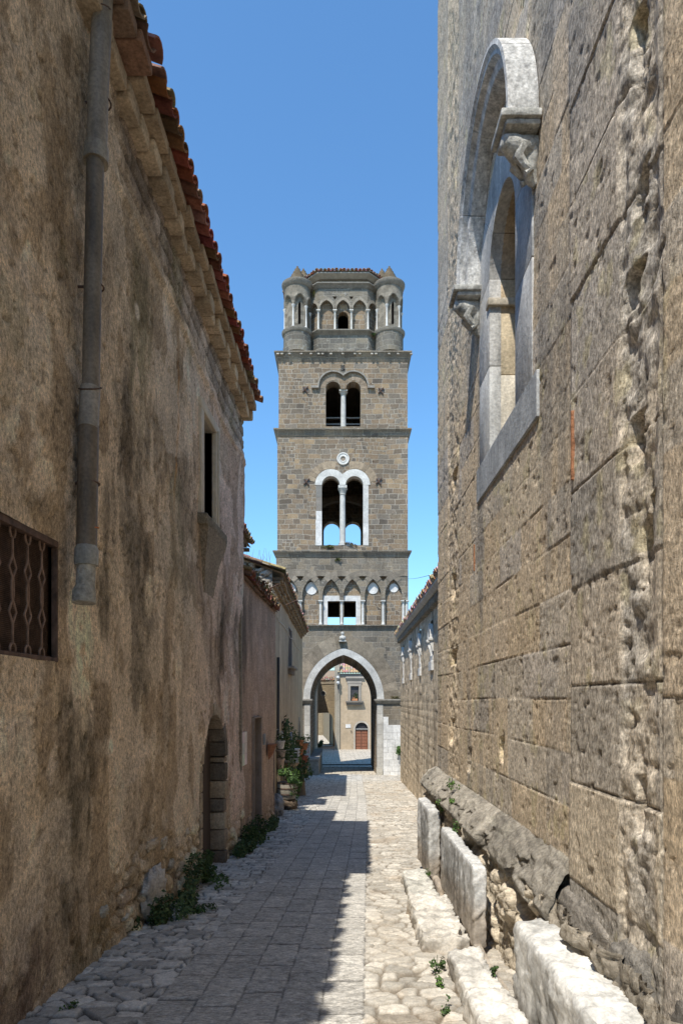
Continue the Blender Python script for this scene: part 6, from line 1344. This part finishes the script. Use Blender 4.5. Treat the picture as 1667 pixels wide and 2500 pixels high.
# ------------------------------------------------------------------ the flower display along the gable house
def pot_on(name, label, x, y, z, r, h, col, plant=None, cols=GR, seed=1, group='potted plants by the gable house', pr=None, flower=None, mat='clay'):
    t = thing(name, label, 'plant pot', (x, y, z), group)
    b = MB(); b.lathe([(r*.62, z), (r*.72, z+h*.1), (r*.95, z+h*.8), (r*1.08, z+h*.82), (r*1.08, z+h), (r*.92, z+h), (r*.85, z+h*.9)], x, y, 16, col); b.build('pot', M[mat], t, smooth=40)
    if plant:
        b = MB(); pr = pr or (r*1.7, r*1.7, r*1.6); foliage(b, (x, y, z+h+pr[2]*.55), pr, plant, max(.05, r*.42), cols, seed)
        if flower: foliage(b, (x, y, z+h+pr[2]*.75), (pr[0]*.9, pr[1]*.9, pr[2]*.8), plant//5, .06, (flower,), seed+1)
        b.build('plant', M['leaf'], t, fixn=False)
    return t
def at(u, v, X): y = X/((u-CX)/F); return X, y, VZ(v, y)
TER = (.40, .17, .085)
x, y, z = at(685, 1828, -1.80); pot_on('flower_pot', 'white and brown glazed pot with white flowers, topmost beside the black pipe', x, y, z, .13, .24, (.55, .5, .45), 90, GR, 1, flower=(.75, .75, .68))
x, y, z = at(686, 1849, -1.80); pot_on('flower_pot', 'round grey jar hanging second from the top beside the black pipe', x, y, z, .15, .22, (.34, .27, .22), 60, GRD, 2)
x, y, z = at(685, 1876, -1.80); pot_on('flower_pot', 'tapering white and terracotta pot lowest beside the black pipe', x, y, z, .12, .3, (.5, .36, .27), 50, GRD, 3)
x, y, z = at(732, 1822, -1.72); pot_on('flower_pot', 'terracotta pot highest on the thin pole near the arch', x, y, z, .15, .26, TER, 120, GR, 4)
x, y, z = at(741, 1831, -1.62); pot_on('flower_pot', 'terracotta pot with trailing plant closest to the white arch jamb', x, y, z, .2, .28, TER, 160, GR, 5, pr=(.4, .4, .36))
x, y, z = at(732, 1843, -1.70); pot_on('flower_pot', 'small bare terracotta pot in the middle of the thin pole', x, y, z, .16, .24, TER, 60, GRD, 6)
x, y, z = at(741, 1862, -1.62); pot_on('flower_pot', 'pot with red and white flowers below the trailing plant', x, y, z, .2, .3, (.45, .16, .1), 170, GR, 7, flower=(.5, .12, .08))
x, y, z = at(740, 1880, -1.62); pot_on('flower_pot', 'brown pot with leafy plant under the red flowers', x, y, z, .2, .24, (.30, .17, .1), 170, GRD, 8, pr=(.36, .36, .3))
x, y, z = at(709, 1874, -1.70); pot_on('flower_pot', 'wide bowl of green plants under the white slatted crate', x, y, z, .28, .16, (.36, .26, .18), 200, GR, 9, pr=(.4, .36, .26))
x, y, z = at(745, 1889, -1.56); pot_on('flower_pot', 'small sunlit buff pot standing low next to the stone bench', x, y, z, .14, .34, (.5, .36, .2), 70, GR, 10)
t = thing('slatted_crate', 'white wooden slatted crate on a post, full of green plants', 'crate', (-1.72, 22.9, -.75), None)
x, y, z = at(708, 1857, -1.72); b = MB(); b.cur = (.6, .58, .54)
for q in (0, .13): b.bbox(x-.30, x+.30, y-.22, y+.22, z-.05+q*0, z+.03, .01) if q == 0 else None
for sx_ in (-.28, .28):
    for sy_ in (-.2, .2): b.box(x+sx_-.02, x+sx_+.02, y+sy_-.02, y+sy_+.02, z+.03, z+.36)
for q in range(3): b.box(x-.30, x+.30, y-.235, y-.22, z+.06+q*.1, z+.10+q*.1); b.box(x-.315, x-.30, y-.22, y+.22, z+.06+q*.1, z+.10+q*.1); b.box(x+.30, x+.315, y-.22, y+.22, z+.06+q*.1, z+.10+q*.1)
b.box(x-.32, x+.32, y-.24, y+.24, z+.36, z+.40); b.build('crate', M['cloth'], t)
b = MB(); foliage(b, (x, y, z+.25), (.26, .2, .2), 160, .1, GR, 12); b.build('plant', M['leaf'], t, fixn=False)
def post(label, u, vb, vt, X, r, col, mat='rock', name='post', cat='post', grp='posts carrying the potted plants'):
    y = X/((u-CX)/F); z0 = float(zg(y))-.05; z1 = VZ(vt, y); b = MB(); b.cur = col
    b.lathe([(r*1.15, z0), (r, z0+.2), (r*.93, (z0+z1)/2), (r*1.05, (z0+z1)/2+.15), (r*.9, z1-.03), (r*1.3, z1-.02), (r*1.3, z1)], X, y, 12); return tag(b.build(name, M[mat], None, smooth=45, origin=(X, y, z0)), label, cat, grp)
post('thick grey trunk post holding the wide bowl and slatted crate', 709, 1940, 1875, -1.70, .16, (.30, .27, .22))
post('thin pale post carrying the column of pots beside the black pipe', 688, 1960, 1815, -1.86, .03, (.33, .25, .16))
post('slim pale post with the terracotta pots near the arch', 733, 1930, 1812, -1.78, .05, (.42, .36, .28))
post('short pale post in the greenery behind the barrel tub', 716, 1950, 1900, -1.6, .06, (.36, .31, .25))
t = thing('bush', 'dense dark green bush on a stumpy trunk at the end of the flower display', 'bush', (-1.45, 23.6, -1.62))
b = MB(); foliage(b, (-1.45, 23.6, -.85), (.42, .5, .62), 1500, .085, GRD+((.06, .11, .035),), 51); b.build('leaves', M['leaf'], t, fixn=False)
b = MB(); b.lathe([(.2, -1.7), (.17, -1.4), (.15, -1.1), (.1, -.8)], -1.42, 23.6, 10, (.2, .15, .1)); b.build('trunk', M['rock'], t, smooth=50)
weed('climbing_plant', 'tall green climber filling the wall between the pots and the crate', (-1.82, 21.9, .05), (.22, .75, 1.15), 1300, .085, GR+GRD, 52, None, 'climber')
weed('climbing_plant', 'leafy climber spilling between the crate and the pole of pots', (-1.75, 25.2, -.3), (.22, .9, 1.1), 1200, .085, GRD+GR, 53, None, 'climber')
weed('hanging_plant', 'dried dark plant bunch hanging on the wall above the flower display', (-1.9, 23.0, .62), (.13, .3, .4), 260, .08, ((.10, .08, .05), (.07, .07, .04), (.05, .04, .03)), 54, None, 'hanging plant')
t = thing('barrel_tub', 'sawn wooden barrel tub with leafy green plant nearest on the cobbles', 'tub', (-1.47, 18.7, float(zg(18.7))))
zt_ = float(zg(18.7)); b = MB(); b.cur = (.33, .29, .235); b.lathe([(.19, zt_+.32), (.25, zt_+.46), (.28, zt_+.62), (.275, zt_+.75), (.25, zt_+.75), (.24, zt_+.68)], -1.47, 18.7, 18); tb_ = b.build('tub', M['wood'], t, smooth=30)
b = MB(); b.cur = (.12, .1, .08)
for h_, r_ in ((.44, .253), (.60, .287), (.74, .285)): b.lathe([(r_-.01, zt_+h_), (r_, zt_+h_), (r_, zt_+h_+.03), (r_-.01, zt_+h_+.03)], -1.47, 18.7, 18)
b.build('hoop', M['iron'], tb_)
b = MB(); foliage(b, (-1.4, 18.6, zt_+.92), (.33, .4, .26), 620, .07, GRL+GR, 55); foliage(b, (-1.2, 18.6, zt_+.62), (.12, .2, .34), 220, .06, GR, 56); b.build('plant', M['leaf'], t, fixn=False)
rockmesh('tree_stump', (-1.48, 18.72, zt_+.16), (.27, .25, .20), (.14, .105, .075), 261, None, 20, .3, 2, M['rock'], 'dark gnarled stump carrying the barrel tub', 'stump', None)
rockmesh('boulder', (-1.62, 17.1, float(zg(17.1))+.22), (.17, .24, .34), (.33, .32, .31), 262, None, 24, .35, 1.6, M['rock'], 'pale grey boulder between the low house corner and the barrel tub', 'boulder', None)
rockmesh('tree_root', (-1.75, 21.5, float(zg(21.5))+.2), (.2, .5, .26), (.13, .1, .07), 263, None, 20, .4, 2.4, M['rock'], 'dark root mass under the flower display behind the tub', 'root', None)
for q, (u, X, h_, w_, cl_, lab) in enumerate(((684, -1.82, .9, .1, (.42, .31, .18), 'rounded yellow brown board leaning behind the barrel tub'),)):
    y = 19.9; z0 = float(zg(y)); b = MB(); b.plate([[(-.13, 0), (-.14, .5), (-.10, .85), (0, 1.0), (.08, .8), (.10, .4), (.08, 0)]], -.02, .02, cl_, lambda a, yy, z: (X+.12+a*.35-z*.16, y+a*.9+yy, z0+z)); tag(b.build('wooden_board', M['wood'], None, origin=(X, y, z0)), lab, 'board')
b = MB(); x, y, z = at(710, 1815, -1.86); b.plate([[(-.16, 0), (-.16, .30), (-.05, .42), (.12, .38), (.16, .2), (.16, 0)]], -.03, .03, (.28, .31, .38), lambda a, yy, zz: (x+yy+.02, y+a, z+zz)); tag(b.build('wall_ornament', M['cloth'], None, origin=(x, y, z)), 'blue grey rounded panel hung on the wall above the slatted crate', 'ornament')
# stone bench inside the arch
b = MB(); x0, x1, ya, yb = tx(753.5), tx(783)-.12, TY-.35, TY+7.0; b.bbox(x0, x1-.0, ya, yb, -2.75, tz(1856), .03, (.30, .275, .235)); b.bbox(x0, x1+.05, ya-.05, yb, tz(1856)+.002, tz(1849), .025, (.36, .34, .31))
tag(b.build('stone_bench', M['rock'], None, smooth=40, origin=(x0, TY, -2.6)), 'long dark stone bench along the left jamb of the tower arch', 'bench')
# low wall stub and coping on the right hand pier foot
b = MB(); b.bbox(tx(919), tx(934), TY-.12, TY+.6, -2.75, tz(1876), .02, (.52, .48, .4)); tag(b.build('corner_stone', M['marble_far'], None, smooth=40, origin=(tx(926), TY, -2.6)), 'pale worn guard stone at the right foot of the arch', 'guard stone')
b = MB(); foliage(b, ((UX(859, HY)+UX(873, HY))/2, HY-.25, VZ(1711, HY)+.5), (.42, .16, .4), 220, .13, GR, 57); foliage(b, ((UX(859, HY)+UX(873, HY))/2, HY-.3, VZ(1711, HY)+.35), (.4, .14, .2), 40, .1, ((.6, .3, .2),), 58); b.build('plant', M['leaf'], FB, fixn=False)
